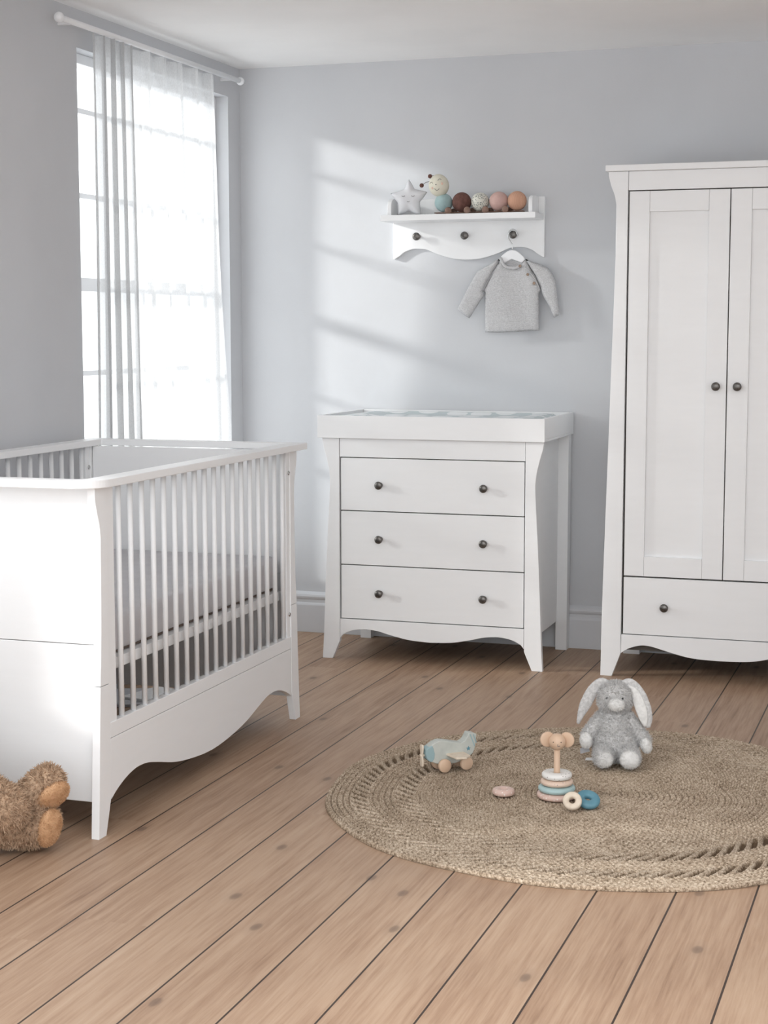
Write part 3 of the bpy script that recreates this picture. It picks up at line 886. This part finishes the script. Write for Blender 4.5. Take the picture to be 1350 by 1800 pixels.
# round the outline slightly
P_ = so
for i in range(len(P_)):
    a, b, c = np.array(P_[i - 1]), np.array(P_[i]), np.array(P_[(i + 1) % len(P_)])
    sm_ += [tuple(b * 0.8 + a * 0.2), tuple(b * 0.94 + (a + c) * 0.03), tuple(b * 0.8 + c * 0.2)]
inflate(sm_, 0.021, 0.006, 0.6, 0.030).build('body', STARFAB, st)
def arc_xz(cx_, cz_, r, a0, a1, y, n=8, sz=1.0):
    return [(cx_ + r * math.cos(math.radians(a0 + (a1 - a0) * k / n)), y, cz_ + sz * r * math.sin(math.radians(a0 + (a1 - a0) * k / n))) for k in range(n + 1)]
zz = lambda u, v: ((u - 362) / 9 / 433, (735 - v) / 9 / 433)
for u in (283, 437):
    x_, z_ = zz(u, 425)
    MB().tube(arc_xz(x_, z_ , 0.0062, 190, 350, -0.0218, sz=0.7), 0.0009, 6).build('eye', DARKTHREAD, st)
x_, z_ = zz(362, 508)
MB().tube(arc_xz(x_, z_, 0.0048, 200, 340, -0.0218), 0.0008, 6).build('mouth', DARKTHREAD, st)

# caterpillar pull toy
ct = empty('caterpillar_toy', (-1.76, 6.49, zs), 0.0)
tag(ct, 'fabric caterpillar pull toy with smiling cream head on the wall shelf', 'soft toy')
bz = 0.0405
cb_ = MB()
cb_.box(-0.185, 0.185, -0.016, 0.016, 0.0060, 0.0100)
cb_.build('cart_base', WALNUT, ct, 0.002)
segs = [(-0.149, 0.0365, 0.0375, AQUAFELT, 0.046), (-0.073, 0.0390, 0.0395, MAROON, 0.0465), (0.004, 0.0370, 0.0375, DITSY, 0.0455), (0.081, 0.0385, 0.0385, PINKFELT, 0.046), (0.156, 0.0385, 0.0385, PEACH, 0.046)]
for x_, rx, rz_, mt_, z_ in segs:
    MB().ball((x_, 0, z_ + 0.003), (rx, rx, rz_)).build('body_segment', mt_, ct)
hd = MB().ball((-0.166, -0.012, 0.1175), (0.0415, 0.036, 0.0450), Matrix.Rotation(math.radians(-14), 4, 'Y').to_quaternion()).build('head', CREAM, ct)
hc = Vector((-0.166, -0.012, 0.1175))
def on_head(dx_, dz_, lift=0.0006):
    q = 1 - (dx_ / 0.0415) ** 2 - (dz_ / 0.0450) ** 2
    return Vector((hc.x + dx_, hc.y - 0.036 * math.sqrt(max(q, 0.01)) - lift, hc.z + dz_))
def face_arc(parent, name, cx_, cz_, r, a0, a1, rad, mat, sz=1.0):
    pts = [on_head(cx_ + r * math.cos(math.radians(a0 + (a1 - a0) * k / 8)), cz_ + sz * r * math.sin(math.radians(a0 + (a1 - a0) * k / 8))) for k in range(9)]
    MB().tube(pts, rad, 6).build(name, mat, parent)
face_arc(hd, 'eye', -0.0235, 0.0045, 0.0065, 10, 175, 0.0009, DARKTHREAD)
face_arc(hd, 'eye', 0.0125, 0.0165, 0.0065, 20, 185, 0.0009, DARKTHREAD)
face_arc(hd, 'mouth', 0.0015, -0.0125, 0.0095, 190, 345, 0.0009, DARKTHREAD)
MB().ball(on_head(-0.0015, 0.0005), (0.0022, 0.0016, 0.0020), None, 12, 8).build('nose', BLACK, hd)
for a_, b_ in ((0.021, 0.004), (-0.017, -0.012)):
    p_ = on_head(a_, b_, -0.0012); MB().ball(p_, (0.0055, 0.0022, 0.0055), None, 16, 10).build('cheek', BLUSH, hd)
for (tx_, tz_), (bx_, bz_) in (((-0.202, 0.1545), (-0.178, 0.152)), ((-0.2375, 0.1190), (-0.203, 0.135))):
    an = MB().tube([(bx_, -0.012, bz_), ((bx_ + tx_) / 2, -0.014, (bz_ + tz_) / 2 + 0.004), (tx_, -0.016, tz_)], 0.0012, 8).build('antenna', DARKTHREAD, ct)
    MB().ball((tx_, -0.016, tz_), 0.0088, None, 18, 12).build('antenna_ball', MAROON, an)
for x_ in (-0.118, -0.039, 0.036, 0.118):
    for y_ in (-0.046, 0.034):
        MB().lathe([(0.0, 0), (0.0125, 0), (0.0138, 0.0015), (0.0138, 0.0085), (0.0125, 0.010), (0.0, 0.010)], (x_, y_ + 0.010 if y_ < 0 else y_, 0.0140), (0, -1, 0) if y_ < 0 else (0, 1, 0), 24, True).build('wheel', WALNUT, ct)
MB().tube([(x, -0.02 + 0.008 * math.sin(9 * k), 0.0022) for k, x in enumerate(np.linspace(-0.236, -0.18, 9))], 0.0016, 6).build('pull_cord', AQUAFELT, ct)
for x_ in (-0.118, -0.039, 0.036, 0.118):
    MB().tube([(x_, -0.037, 0.0140), (x_, 0.037, 0.0140)], 0.003, 8).build('axle', WALNUT, ct)

# ------------------------------------------------------------------ hanger and jumper on the right hook
K = 0.000357
def sp(u, v): return ((u - 735) * K, (100 - v) * K)      # local x,z; origin at the hook knob
hg = empty('clothes_hanger', (-1.6300, 6.521, 1.687), 0.0)
tag(hg, 'small white clothes hanger hooked over the right knob of the wall shelf', 'hanger')
arc_ = [(600, 372), (612, 352), (640, 328), (680, 300), (710, 288), (735, 285), (770, 289), (800, 302), (840, 335), (868, 362), (882, 385)]
low_ = [(880, 400), (850, 432), (800, 410), (735, 388), (680, 412), (645, 432), (612, 408), (600, 390)]
hp = [sp(*q) for q in arc_ + low_]
MB().prism(hp, 'y', -0.006, 0.006).build('body', SASH, hg, 0.003, 3)
hook = [(735, 286), (735, 225), (715, 195), (692, 160), (684, 120), (697, 78), (720, 60), (745, 55), (770, 68), (783, 92), (790, 112), (806, 122)]
hk = [(x, 0.0, z) for x, z in [sp(u, v) for u, v in hook]]
hk = spline(hk, 4)
MB().tube(hk, 0.0021, 8).build('hook', STEEL, hg)

sw_ = empty('baby_jumper', (-1.6300, 6.521, 1.687), 0.0)
tag(sw_, 'light grey knitted baby jumper with side buttons on the small white hanger', 'jumper')
def outline(pts): return [sp(*q) for q in pts]
body = [(583, 385), (600, 392), (625, 410), (660, 455), (700, 478), (740, 485), (790, 480), (830, 462), (850, 430), (880, 398), (895, 392), (910, 410), (950, 490), (1010, 580), (1055, 680), (1075, 735), (1050, 765), (1052, 900), (1052, 1040), (1056, 1185), (900, 1196), (740, 1205), (600, 1212), (428, 1208), (424, 1080), (420, 900), (415, 762), (400, 740), (430, 680), (480, 590), (530, 500), (575, 440)]
def dens(pts, n=2):
    out = []
    for i in range(len(pts)):
        a = np.array(pts[i]); b = np.array(pts[(i + 1) % len(pts)])
        for k in range(n): out.append(tuple(a + (b - a) * k / n))
    return out
bd = inflate(dens(outline(body), 2), 0.0105, 0.009, 0.5, 0.035, 0.7)
rnd = random.Random(2)
bd.v = [(x, y - 0.003 * math.sin(40 * x + 12 * z) * (1 if y < -0.004 else 0), z) for x, y, z in bd.v]
bd.build('body', KNIT, sw_)
slL = [(583, 385), (575, 440), (530, 500), (480, 590), (430, 680), (400, 742), (412, 790), (350, 880), (290, 975), (238, 1050), (170, 1005), (100, 940), (150, 840), (220, 705), (270, 620), (325, 525), (400, 480), (500, 430), (560, 390)]
slR = [(890, 385), (960, 420), (1060, 450), (1150, 490), (1200, 550), (1240, 640), (1255, 760), (1275, 900), (1292, 1010), (1225, 1045), (1180, 940), (1140, 870), (1105, 815), (1085, 770), (1076, 732), (1055, 680), (1010, 580), (950, 490), (905, 410)]
for nm, s_, ang in (('l', slL, 0), ('r', slR, 0)):
    m_ = inflate(dens(outline(s_), 2), 0.0125, 0.008, 0.5, 0.018, 0.8)
    m_.v = [(x, y - 0.002, z) for x, y, z in m_.v]
    m_.build('sleeve', KNIT, sw_)
col_ = [(x, -0.010 - 0.004 * math.sin(math.pi * i / 24), z) for i, (x, z) in enumerate([sp(u, v) for u, v in spline([(605, 372), (622, 405), (655, 458), (700, 482), (745, 489), (795, 484), (835, 462), (868, 420)], 4)][:25])]
MB().tube(spline(col_, 1), 0.0062, 10).build('neckband', KNIT, sw_)
MB().tube([(x, -0.0160, z) for x, z in [sp(u, v) for u, v in spline([(590, 440), (545, 510), (490, 590), (440, 680), (412, 738)], 4)]], 0.0012, 6).build('seam', KNIT, sw_)
MB().tube([(x, -0.0150, z) for x, z in [sp(u, v) for u, v in spline([(880, 470), (930, 515), (980, 570), (1025, 640), (1060, 715)], 4)]], 0.0020, 6).build('placket', KNIT, sw_)
for u, v in ((838, 466), (928, 562), (1002, 660)):
    x_, z_ = sp(u, v)
    MB().lathe([(0.0, 0), (0.0058, 0), (0.0062, 0.001), (0.0058, 0.0022), (0.004, 0.0018), (0.0, 0.0018)], (x_, -0.0160, z_), (0, -1, 0), 18).build('button', BUTTON, sw_)
nk = [sp(u, v) for u, v in [(640, 425), (690, 408), (735, 398), (800, 410), (850, 432), (830, 462), (790, 476), (740, 480), (690, 472), (655, 452)]]
MB().prism(nk, 'y', 0.0065, 0.0085).build('inner_back', KNIT, sw_)

# ------------------------------------------------------------------ round jute rug
RC = (-0.8405, 4.459); RR = 0.778; RT = 0.013
def build_rug():
    nr, nt_ = 330, 1500
    r = np.linspace(0, 1, nr) * RR
    th = np.linspace(0, 2 * np.pi, nt_, endpoint=False)
    Rg, Tg = np.meshgrid(r, th, indexing='ij')
    pitch = 0.0165                                    # width of one braid
    q = (RR - Rg) / pitch
    row = np.floor(q); fr = q - row
    arc = Tg * Rg
    # strand pattern: two slanted strands crossing per braid, forming chevrons
    half = np.where(fr < 0.5, fr * 2, (fr - 0.5) * 2)
    sgn = np.where(fr < 0.5, 1.0, -1.0)
    plen = 0.017
    ph = arc / plen + sgn * half * 0.55 + row * 0.37 + 0.5 * (fr >= 0.5)
    strand = np.abs(np.sin(np.pi * ph)) ** 0.7
    prof = np.sin(np.pi * np.clip(half, 0, 1)) ** 0.5 * 0.55 + np.sin(np.pi * fr) ** 0.5 * 0.45
    rng = np.random.default_rng(5)
    h = RT * (0.20 + 0.35 * prof + 0.45 * strand * prof)
    h += rng.normal(size=h.shape) * 0.00018
    tone = 0.20 * strand * prof - 0.16 + rng.normal(size=h.shape) * 0.04  # creases between strands toned darker, shade put into the colour
    # open-work rings
    for rc, wdt in ((0.684, 0.025), (0.556, 0.030)):
        m = np.abs(Rg - rc) < wdt
        pz = arc / 0.043 * (rc / np.maximum(Rg, 1e-6)) + (Rg - rc) / 0.034
        hole = np.clip(np.sin(2 * np.pi * pz) * 2.0 + 0.55, 0, 1) * (1 - (np.abs(Rg - rc) / wdt) ** 2)
        twist = np.abs(np.sin(np.pi * (pz * 3 + (Rg - rc) / 0.011)))
        hh = RT * (0.5 + 0.55 * twist)
        hh = hh * (1 - 0.95 * hole)
        h = np.where(m, hh, h); tone = np.where(m, 0.10 * twist - 0.05 - 0.40 * hole + rng.normal(size=h.shape) * 0.05, tone)  # holes toned darker as well, painting shade into the open-work
    # gentle buckles
    h += 0.0 * np.exp(-((Tg - 2.6) / 0.5) ** 2) * (Rg / RR) * (Rg < RR)
    edge = np.clip((RR - Rg) / 0.004, 0, 1) ** 0.5
    h = h * (0.35 + 0.65 * edge)
    wob = 1 + 0.006 * np.sin(5 * Tg + 1) + 0.004 * np.sin(11 * Tg)
    X = Rg * wob * np.cos(Tg); Y = Rg * wob * np.sin(Tg)
    V = np.stack([X, Y, np.maximum(h, 0.0006)], axis=-1).reshape(-1, 3)
    base = np.stack([X[-1], Y[-1], np.full(nt_, 0.0004)], axis=-1)
    V = np.concatenate([V, base])
    i = np.arange(nr - 1)[:, None] * nt_; j = np.arange(nt_)[None]; j2 = (j + 1) % nt_
    F = np.stack([i + j, i + nt_ + j, i + nt_ + j2, i + j2], axis=-1).reshape(-1, 4)
    e0 = (nr - 1) * nt_; jj = np.arange(nt_); j2 = (jj + 1) % nt_
    F2 = np.stack([e0 + jj, nr * nt_ + jj, nr * nt_ + j2, e0 + j2], axis=-1)
    F = np.concatenate([F, F2])
    me = bpy.data.meshes.new('jute_rug')
    me.vertices.add(len(V)); me.vertices.foreach_set('co', V.ravel())
    me.loops.add(F.size); me.loops.foreach_set('vertex_index', F.ravel().astype(np.int32))
    me.polygons.add(len(F)); me.polygons.foreach_set('loop_start', np.arange(0, F.size, 4, dtype=np.int32))
    me.polygons.foreach_set('loop_total', np.full(len(F), 4, dtype=np.int32))
    me.polygons.foreach_set('use_smooth', np.ones(len(F), dtype=bool))
    me.update(calc_edges=True)
    at = me.attributes.new('tone', 'FLOAT', 'POINT')
    at.data.foreach_set('value', np.concatenate([tone.ravel(), np.zeros(nt_)]).astype(np.float32))
    me.materials.append(JUTE)
    o = bpy.data.objects.new('jute_rug', me); COL.objects.link(o)
    o.location = (RC[0], RC[1], 0.0006)
    return o
tag(build_rug(), 'round braided natural jute rug with two open-work rings on the wooden floor', 'rug')
ZR = 0.0142

# ------------------------------------------------------------------ toy aeroplane
pl = empty('toy_aeroplane', (-1.318, 4.560, ZR), math.radians(43))
tag(pl, 'sage and blue wooden toy aeroplane on wheels at the rug\'s left back', 'toy')
fp = [(92, 215), (88, 250), (96, 283), (115, 300), (165, 318), (230, 318), (300, 312), (345, 298), (400, 268), (435, 235), (447, 200), (455, 150), (460, 98), (440, 90), (402, 88), (388, 120), (370, 148), (345, 162), (300, 158), (215, 148), (185, 150), (150, 165), (125, 185)]
ks = 0.000445; kz = 0.000415
def pf(u, v): return ((u - 275) * ks, (373 - (u - 213) * 0.125 - v) * kz)
MB().prism([pf(*q) for q in fp], 'y', -0.015, 0.015).build('body', SAGE, pl, 0.003, 3)
nose = [(88, 216), (85, 250), (93, 284), (112, 301), (128, 306), (146, 280), (150, 245), (140, 205), (128, 184)]
MB().prism([pf(*q) for q in nose], 'y', -0.0158, 0.0158).build('nose_stripe', BLUEMARK, pl, 0.002)
for a_ in ((405, 100, 440, 185), (428, 100, 452, 160)):
    q_ = [pf(a_[0], a_[1]), pf(a_[0] + 8, a_[1] - 2), pf(a_[2] + 8, a_[3]), pf(a_[2], a_[3])]
    MB().prism(q_, 'y', -0.0156, 0.0156).build('tail_stripe', BLUEMARK, pl)
xc_, zc_ = pf(397, 203)
MB().prism([(xc_ + (0.008 if k % 2 == 0 else 0.0033) * math.sin(math.pi * k / 5), zc_ + (0.008 if k % 2 == 0 else 0.0033) * math.cos(math.pi * k / 5)) for k in range(10)], 'y', -0.0157, -0.0149).build('star_mark', BLUEPAINT, pl)
wg = [(-0.013, -0.070), (0.018, -0.076), (0.038, -0.062), (0.040, 0.0), (0.038, 0.062), (0.018, 0.076), (-0.013, 0.070), (-0.020, 0.0)]
w_ = MB().prism(wg, 'z', 0.047, 0.0535).build('wing', PALEWOOD, pl, 0.002)
for u_ in (213, 373):
    x_, _ = pf(u_, 0)
    for y_, d_ in ((-0.017, -1), (0.017, 1)):
        MB().lathe([(0.0, 0), (0.0185, 0), (0.0198, 0.0015), (0.0198, 0.0105), (0.0185, 0.012), (0.0, 0.012)], (x_, y_, 0.0198), (0, d_, 0), 32).build('wheel', BEECH, pl)
    MB().tube([(x_, -0.024, 0.0198), (x_, 0.024, 0.0198)], 0.004, 10).build('axle', PALEWOOD, pl)
pr_ = MB()
x_ = pf(88, 0)[0] - 0.008
pr_.prism([(-0.007, 0.020), (0.007, 0.020), (0.0085, 0.030), (0.005, 0.052), (0.0085, 0.074), (0.007, 0.084), (-0.007, 0.084), (-0.0085, 0.074), (-0.005, 0.052), (-0.0085, 0.030)], 'x', x_ - 0.003, x_ + 0.003)
pr_.build('propeller', PALEWOOD, pl, 0.0015)
MB().lathe([(0.0, -0.006), (0.004, -0.005), (0.005, -0.003), (0.004, 0.012)], (x_, 0, 0.052), (1, 0, 0), 16).build('propeller_pin', PALEWOOD, pl)

# ------------------------------------------------------------------ ring stacker and rings
def ring(name, R, r_in, h, mat, loc, label, group='wooden stacking rings', rot=(0, 0, 0)):
    prof = []
    for k in range(21):
        a = 2 * math.pi * k / 20
        rm = (R + r_in) / 2; rw = (R - r_in) / 2
        ca, sa = math.cos(a), math.sin(a)
        prof.append((rm + rw * math.copysign(abs(ca) ** 0.75, ca), h / 2 + h / 2 * math.copysign(abs(sa) ** 0.75, sa)))
    prof[-1] = prof[0]
    o = MB().lathe(prof, (0, 0, 0), (0, 0, 1), 48).build(name, mat)
    o.location = loc; o.rotation_euler = rot
    return tag(o, label, 'toy', group)
SX, SY = -0.955, 4.375
stk = empty('stacking_toy', (SX, SY, ZR), math.radians(12))
tag(stk, 'wooden ring stacker with elephant head knob on a round base on rug', 'toy')
MB().lathe([(0.0, 0.0), (0.050, 0.0), (0.0548, 0.004), (0.0555, 0.009), (0.053, 0.0145), (0.047, 0.017), (0.0, 0.017)], (0, 0, 0), (0, 0, 1), 48).build('base', SPK_PINK, stk)
MB().lathe([(0.0088, 0.0165), (0.0088, 0.140)], (0, 0, 0), (0, 0, 1), 20).build('peg', BEECH, stk)
hdE = MB().ball((0, 0, 0.1575), 0.0235, None, 32, 20).build('head', BEECH, stk)
for s_ in (-1, 1):
    MB().lathe([(0.0, 0), (0.019, 0), (0.0215, 0.001), (0.0215, 0.0055), (0.019, 0.0065), (0.0, 0.0065)], (s_ * 0.028, 0.008, 0.1625), (-s_ * 0.40, -1, 0.0), 28).build('ear', BEECH, stk)
for s_ in (-1, 1):
    MB().ball((s_ * 0.0105, -0.0205, 0.1610), 0.0015, None, 10, 8).build('eye', BLACK, stk)
MB().tube([(0.0015, -0.0228, 0.1555), (0.0015, -0.0240, 0.1500), (0.008, -0.0228, 0.1515)], 0.0009, 6).build('trunk_line', DARKTHREAD, stk)
ring('stacking_ring', 0.0515, 0.0095, 0.019, SPK_MINT, (SX, SY, ZR + 0.0171), 'mint green speckled wooden ring, lowest on the ring stacker\'s peg')
ring('stacking_ring', 0.0455, 0.0095, 0.0178, SPK_PEACH, (SX, SY, ZR + 0.0362), 'peach speckled wooden ring, middle of three on the ring stacker\'s peg')
ring('stacking_ring', 0.0420, 0.0095, 0.0198, SPK_WHITE, (SX, SY, ZR + 0.0541), 'white dotted wooden ring, topmost on the ring stacker\'s peg')
ring('stacking_ring', 0.0312, 0.0060, 0.019, SPK_PINK, (-1.101, 4.352, ZR), 'pinkish speckled wooden ring lying flat alone on the rug left of stacker')
ring('stacking_ring', 0.0335, 0.0075, 0.019, BLUEPAINT, (-0.856, 4.312, ZR + 0.0125), 'deep blue wooden ring on the rug behind the natural ring', rot=(math.radians(24), math.radians(14), 0))
ring('stacking_ring', 0.0262, 0.0082, 0.017, PALEWOOD, (-0.888, 4.268, ZR + 0.0215), 'natural varnished wooden ring leaning on the blue ring on rug', rot=(math.radians(52), 0, math.radians(8)))

# ------------------------------------------------------------------ bunny
bn = empty('plush_bunny', (-0.868, 4.770, ZR + 0.007), math.radians(11))
tag(bn, 'grey plush bunny with white paws and long drooping ears sitting on rug', 'soft toy')
b_ = MB()
b_.ball((0.003, 0.0, 0.062), (0.066, 0.052, 0.060))
b_.ball((0.0, 0.0, 0.105), (0.052, 0.044, 0.052))
b_.ball((-0.002, 0.0, 0.135), (0.038, 0.034, 0.034))
b_.ball((0.0, -0.006, 0.201), (0.050, 0.044, 0.045))
b_.ball((0.0, -0.004, 0.185), (0.051, 0.040, 0.034))
for s_, ex, ez in ((-1, -0.080, 0.080), (1, 0.088, 0.072)):
    for k in range(6):
        t = k / 5
        b_.ball((s_ * 0.034 * (1 - t) + ex * t, 0.004 - 0.016 * t, 0.140 * (1 - t) + ez * t), 0.0185 + 0.002 * math.sin(math.pi * t))
for ex in (-0.034, 0.048):
    for k in range(5):
        t = k / 4
        b_.ball((ex * (0.7 + 0.3 * t), -0.010 - 0.052 * t, 0.040 - 0.010 * t), 0.034 - 0.007 * t)
bod = fuse(b_, 0.0042, 3)
fur(bod, 26000, 0.0085, 0.0011, 1, 0.3, 0.5).build('body', FURGREY, bn)
def paw(c, r, rot=None):
    m = MB().ball(c, r, rot, 24, 16)
    fur(m, 1500, 0.0035, 0.0009, 3, 0.2, 0.6).build('paw', FURWHITE, bn)
paw((-0.083, -0.024, 0.070), (0.0185, 0.018, 0.0250))
paw((0.0925, -0.022, 0.060), (0.0165, 0.018, 0.0245), Matrix.Rotation(math.radians(-18), 4, 'Y').to_quaternion())
paw((-0.030, -0.074, 0.0265), (0.0255, 0.018, 0.0250))
paw((0.0445, -0.078, 0.0285), (0.0285, 0.019, 0.0265))
mz = MB().ball((0.004, -0.047, 0.1855), (0.0240, 0.016, 0.0195))
fur(mz, 1600, 0.0035, 0.0009, 5, 0.2, 0.6).build('muzzle', FURWHITE, bn)
for x_ in (-0.0245, 0.0225):
    MB().ball((x_, -0.0455, 0.2035), 0.0030, None, 14, 10).build('eye', BLACK, bn)
def ear(path, widths, th, inner_side, mat_in=True):
    """flattened tube along path with width vector"""
    P = [Vector(p) for p in spline(path, 4)]
    n_ = len(P); wd_ = np.interp(np.linspace(0, 1, n_), np.linspace(0, 1, len(widths)), widths)
    vs = []; fs = []; seg = 14
    for i, p in enumerate(P):
        t = (P[min(i + 1, n_ - 1)] - P[max(i - 1, 0)]).normalized()
        nrm = Vector((0, -1, 0)); nrm = (nrm - t * nrm.dot(t)).normalized()
        nrm = (Matrix.Rotation(inner_side, 3, t) @ nrm)
        side = t.cross(nrm)
        for k in range(seg):
            a = 2 * math.pi * k / seg
            vs.append(p + side * math.cos(a) * wd_[i] + nrm * math.sin(a) * th)
    for i in range(n_ - 1):
        for k in range(seg):
            fs.append((i * seg + k, i * seg + (k + 1) % seg, (i + 1) * seg + (k + 1) % seg, (i + 1) * seg + k))
    fs += [tuple(range(seg - 1, -1, -1)), tuple(range((n_ - 1) * seg, n_ * seg))]
    m = MB().add(vs, fs, True)
    return m, P, wd_
m_, *_ = ear([(-0.022, 0.0, 0.240), (-0.042, -0.002, 0.241), (-0.064, -0.006, 0.220), (-0.082, -0.012, 0.186), (-0.098, -0.014, 0.150), (-0.108, -0.014, 0.118)], [0.008, 0.013, 0.0155, 0.0175, 0.017, 0.010, 0.004], 0.006, 0.0)
fur(m_, 4200, 0.0065, 0.001, 8, 0.3, 0.5).build('ear', FURGREY, bn)
m_, *_ = ear([(0.020, 0.0, 0.240), (0.044, -0.001, 0.240), (0.066, -0.006, 0.214), (0.082, -0.012, 0.178), (0.094, -0.014, 0.142), (0.099, -0.014, 0.112)], [0.008, 0.014, 0.018, 0.021, 0.021, 0.016, 0.006], 0.0055, 0.0)
re = fur(m_, 4600, 0.0065, 0.001, 9, 0.3, 0.5).build('ear', FURGREY, bn)
m_, *_ = ear([(0.036, -0.007, 0.236), (0.056, -0.011, 0.217), (0.070, -0.016, 0.186), (0.082, -0.020, 0.150), (0.090, -0.020, 0.116)], [0.003, 0.009, 0.0135, 0.0165, 0.0165, 0.013, 0.005], 0.0035, 0.0)
fur(m_, 2200, 0.003, 0.0009, 10, 0.2, 0.6).build('inner_ear', FURWHITE, re)
MB().prism([(-0.072, 0.030), (-0.100, 0.022), (-0.101, 0.038), (-0.076, 0.048)], 'y', -0.002, -0.0012).build('tag', TAGGREY, bn)
MB().prism([(-0.056, 0.008), (-0.086, 0.0075), (-0.083, 0.0155), (-0.056, 0.017)], 'y', -0.021, -0.0202).build('care_tag', TAGWHITE, bn)

# ------------------------------------------------------------------ teddy lying by the cot
td = empty('plush_teddy', (-2.115, 3.542, 0.006), math.radians(31))
tag(td, 'big tan plush bear lying by the near end of cot, feet showing', 'soft toy')
T = 1 / 700.0
def tp(u, v, y): return Vector(((u - 60) * T, y, (1488 - v) * T / 0.952 - y * 0.32 * 0))
def chain(mb, pts, n=5):
    for (p0, r0), (p1, r1) in zip(pts[:-1], pts[1:]):
        for k in range(n):
            t = k / n
            mb.ball(Vector(p0).lerp(Vector(p1), t), r0 + (r1 - r0) * t, None, 20, 12)
    mb.ball(pts[-1][0], pts[-1][1], None, 20, 12)
    return mb
t1 = MB()
chain(t1, [((-0.26, 0.04, 0.12), 0.085), ((-0.10, 0.0, 0.085), 0.070), ((0.0, 0.0, 0.072), 0.062)])       # far leg
t1.ball((-0.01, 0.005, 0.070), (0.078, 0.055, 0.066))
chain(t1, [((-0.30, 0.0, 0.13), 0.10), ((-0.36, 0.02, 0.20), 0.13), ((-0.40, 0.04, 0.34), 0.12)])          # hip and tummy
chain(t1, [((-0.30, -0.02, 0.24), 0.075), ((-0.15, -0.05, 0.17), 0.068), ((-0.065, -0.07, 0.128), 0.057)])  # near leg
chain(t1, [((-0.40, 0.0, 0.30), 0.14), ((-0.41, 0.03, 0.44), 0.11)])
t1.ball((-0.42, 0.0, 0.60), (0.13, 0.12, 0.12))
for s_ in (-1, 1): t1.ball((-0.42 + s_ * 0.10, 0.01, 0.70), (0.05, 0.03, 0.05))
chain(t1, [((-0.50, -0.06, 0.45), 0.06), ((-0.50, -0.16, 0.30), 0.055), ((-0.42, -0.20, 0.24), 0.055)])
# upper foot
chain(t1, [((-0.04, 0.0, 0.10), 0.045), ((0.015, -0.004, 0.146), 0.047), ((0.038, -0.006, 0.172), 0.043)])
tb_ = fuse(t1, 0.007, 3)
fur(tb_, 80000, 0.0115, 0.0026, 12, 0.25, 0.75).build('body', FURTAN, td)
def sole(c, r, rz, ry):
    rot = (Matrix.Rotation(rz, 4, 'Z') @ Matrix.Rotation(ry, 4, 'Y')).to_quaternion()
    m = MB().ball(c, r, rot, 28, 18)
    fur(m, 4500, 0.004, 0.0012, 4, 0.3, 0.6).build('sole', FURGOLD, td)
sole((0.052, -0.026, 0.141), (0.021, 0.044, 0.046), math.radians(-52), math.radians(38))
sole((0.040, -0.036, 0.062), (0.022, 0.037, 0.050), math.radians(-45), math.radians(12))

mzt = MB().ball((-0.42, -0.115, 0.575), (0.055, 0.04, 0.045))
fur(mzt, 3500, 0.006, 0.0016, 6, 0.3, 0.6).build('muzzle', FURGOLD, td)
for x_ in (-0.465, -0.375):
    MB().ball((x_, -0.112, 0.640), 0.0095, None, 16, 10).build('eye', BLACK, td)
MB().ball((-0.42, -0.158, 0.590), (0.014, 0.008, 0.010), None, 16, 10).build('nose', BLACK, td)
